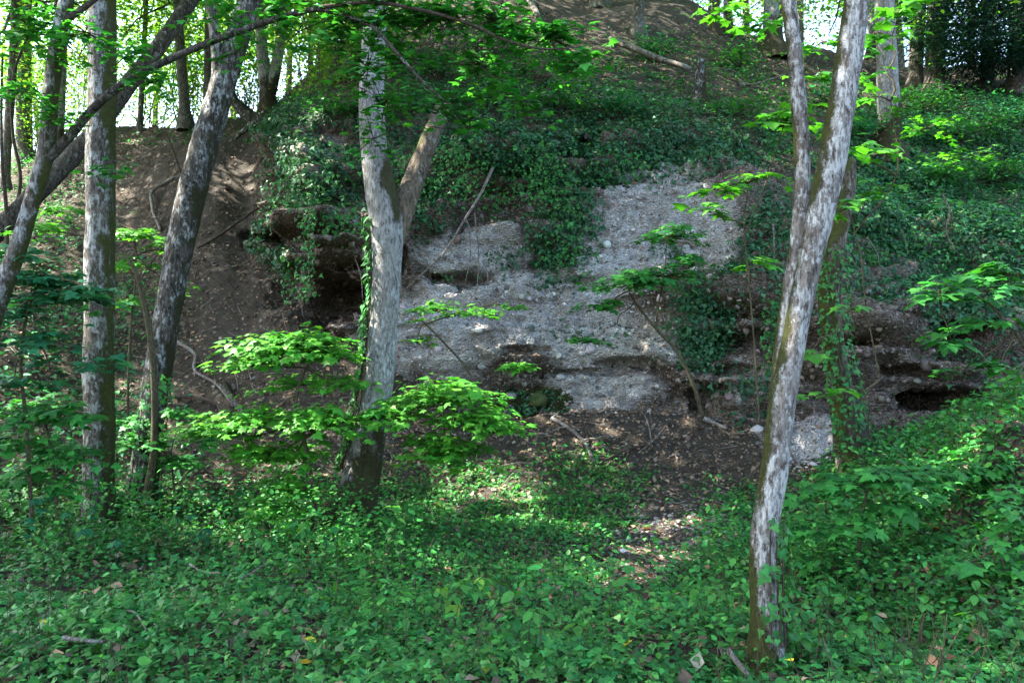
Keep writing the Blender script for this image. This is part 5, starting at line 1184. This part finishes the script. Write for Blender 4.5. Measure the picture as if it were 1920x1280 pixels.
stick('curved brown branch on the ground behind the maple sapling', [(310, 750), (350, 745), (400, 758), (435, 785)], 8, 5, mat=TWIG, lift=.06)
stick('grey log half buried at the foot of the bare slope', [(420, 720), (440, 750), (455, 770)], 16, 12, mat=BARK_DARK, cat='log', name='fallen_log', lift=.02)
stick('forked dead branch on the leaf litter below the rock', [(1030, 785), (1060, 800), (1090, 825), (1112, 865)], 8, 6, forks=[(1, 1000, 815, 4), (0, 1050, 770, 4), (2, 1150, 815, 4)])
stick('upright dead twig standing in the leaf litter', [(1222, 835, 0), (1218, 805, 0), (1208, 775, 0)], 4, 2, free=12.2, forks=[(1, 1255, 800, 2)])
stick('dead twig slanting up beside the upright one', [(1195, 850, 0), (1225, 825, 0), (1250, 795, 0)], 3, 2, free=12.1)
stick('long dead branch hanging diagonally over the brown rock', [(924, 315, .5), (900, 365, .2), (872, 410, 0), (835, 470, 0), (790, 515, 0), (758, 545, .2)], 6, 3, free=13.7, forks=[(2, 885, 440, 3), (1, 865, 380, 2), (3, 815, 505, 2)])
stick('thin dead stem hanging over the right ivy slope', [(1768, 365, 0), (1780, 395, 0), (1774, 430, 0), (1790, 470, 0)], 3, 2, free=13.2)
stick('broken branch jutting from the soil at the right edge', [(1850, 1020, 0), (1880, 990, 0), (1925, 960, .1)], 20, 14, free=5.9, forks=[(0, 1845, 1075, 5), (1, 1900, 1040, 5)])
stick('brown log lying under the right bank', [(1740, 1100), (1790, 1085), (1850, 1060)], 16, 11, mat=BARK_DARK, cat='log', name='fallen_log', lift=.04)
stick('pale stick on the ivy at the lower left', [(125, 1238), (170, 1242), (215, 1236)], 9, 5, lift=.12)
stick('thin twig arching out of the ivy at lower left', [(230, 1180), (255, 1195), (275, 1215)], 4, 3, lift=.14)
stick('splintered grey stick at the bottom edge right of centre', [(1363, 1252), (1380, 1268), (1395, 1290)], 12, 8, lift=.1)
stick('twig lying in the ivy below the left trunks', [(360, 1100), (390, 1112), (415, 1118)], 4, 3, lift=.2)
stick('dead twig among the herbs below the central trunk', [(450, 1140), (480, 1115), (505, 1095)], 4, 2, lift=.2)
stick('fallen branch leaning on the slope left of the cave', [(480, 400), (440, 430), (400, 450), (365, 468)], 5, 4, mat=TWIG, lift=.08)
stick('brown stick crossing the talus left of the ivy hump', [(1120, 870), (1180, 840), (1240, 830)], 5, 3, mat=TWIG, lift=.05)
stick('short log by the foot of the arching sapling', [(1318, 785), (1340, 795), (1360, 802)], 9, 7, cat='log', name='fallen_log', lift=.03)
stick('curved dead roots poking from the bank at the top', [(1000, 170, 0), (1008, 155, 0), (1022, 148, 0)], 5, 2, free=20.5, forks=[(0, 1035, 160, 3)])
for k, (x, y, x2, y2) in enumerate([(880, 430, 872, 530), (890, 400, 893, 560), (905, 490, 912, 535), (660, 470, 680, 560), (645, 520, 690, 545), (1690, 430, 1700, 500), (1560, 440, 1575, 500), (1625, 445, 1650, 500), (1450, 420, 1440, 540), (1480, 470, 1470, 600)]):
    stick(['root hanging over the brown ledge, left one', 'long root dangling through the brown ledge', 'short root below the brown ledge', 'root at the mouth of the left cave', 'root crossing the left cave', 'root on the earthy edge right of the pale tree', 'root right behind the pale twin stems', 'root dangling at the earthy edge under the right slope', 'twig hanging left of the pale twin stems', 'twig hanging close along the pale twin stems'][k],
          [(x, y, 0), ((x + x2) / 2 + 6, (y + y2) / 2, .02), (x2, y2, 0)], 3, 1.5, free=hit((x + x2) / 2, (y + y2) / 2)[1] - .22, cat='root', name='hanging_root', sides=6)
# thin bare poles and shoots in the left understorey
for k, (x, y, x2, y2, w) in enumerate([(25, 420, 60, -20, 8), (20, 560, 5, 100, 9), (210, 470, 150, 390, 4), (300, 640, 230, 520, 4), (95, 700, 60, 560, 4), (340, 330, 310, 240, 4), (230, 560, 330, 440, 4), (130, 900, 128, 760, 3), (1310, 770, 1325, 700, 4), (1625, 870, 1630, 760, 4), (1545, 1000, 1552, 900, 5)]):
    b0 = hit(x, y); top = W(x2, y2, b0[1] - .3)
    root = empty('bare_shoot', b0, ['slim bare pole left of the lichen-spotted trunk', 'slim dark pole at the left edge', 'bare shoot between the two left trunks, upper', 'bare shoot between the two left trunks, lower', 'bare shoot in the cool green sapling', 'bare shoot on the earthy slope by the furrowed trunk', 'bare shoot slanting behind the furrowed trunk', 'bare shoot left of the straight trunk foot', 'bare shoot by the arching sapling foot', 'bare shoot beside the mossy trunk', 'bare shoot right of the pale tree'][k], 'shoot')
    part('stem', tube_mesh('stem', wavy(b0, top, 6, .02, rng), np.linspace(w, w * .4, 6) / 2 / FPX * b0[1], TWIG, sides=7, step=.1, rough=.1), root)
# a few yellowed leaves lying on the green
for k, (x, y) in enumerate([(82, 1212), (598, 1240), (1765, 995), (1170, 1245), (1582, 1225), (560, 1275), (760, 648), (1480, 1275)]):
    p = hit(x, y) + np.array([0, 0, .12 if y > 1100 else .04])
    o = bpy.data.objects.new('fallen_leaf', VAR['yellow'][k % 3]); COLL.objects.link(o)
    o.location = p; o.scale = (.07,) * 3; o.rotation_euler = (rng.normal(.3, .2), rng.normal(0, .2), rng.uniform(0, 6))
    tag(o, 'yellow fallen leaf ' + ['on the ivy at the lower left', 'by the brown patch at the lower left', 'on the soil of the right bank', 'right of the yellow-green seedlings at the bottom', 'in the lower right carpet', 'at the bottom edge left of centre', 'on the talus right of the central trunk', 'at the bottom edge right of the pale tree'][k], 'leaf', 'yellow fallen leaves')
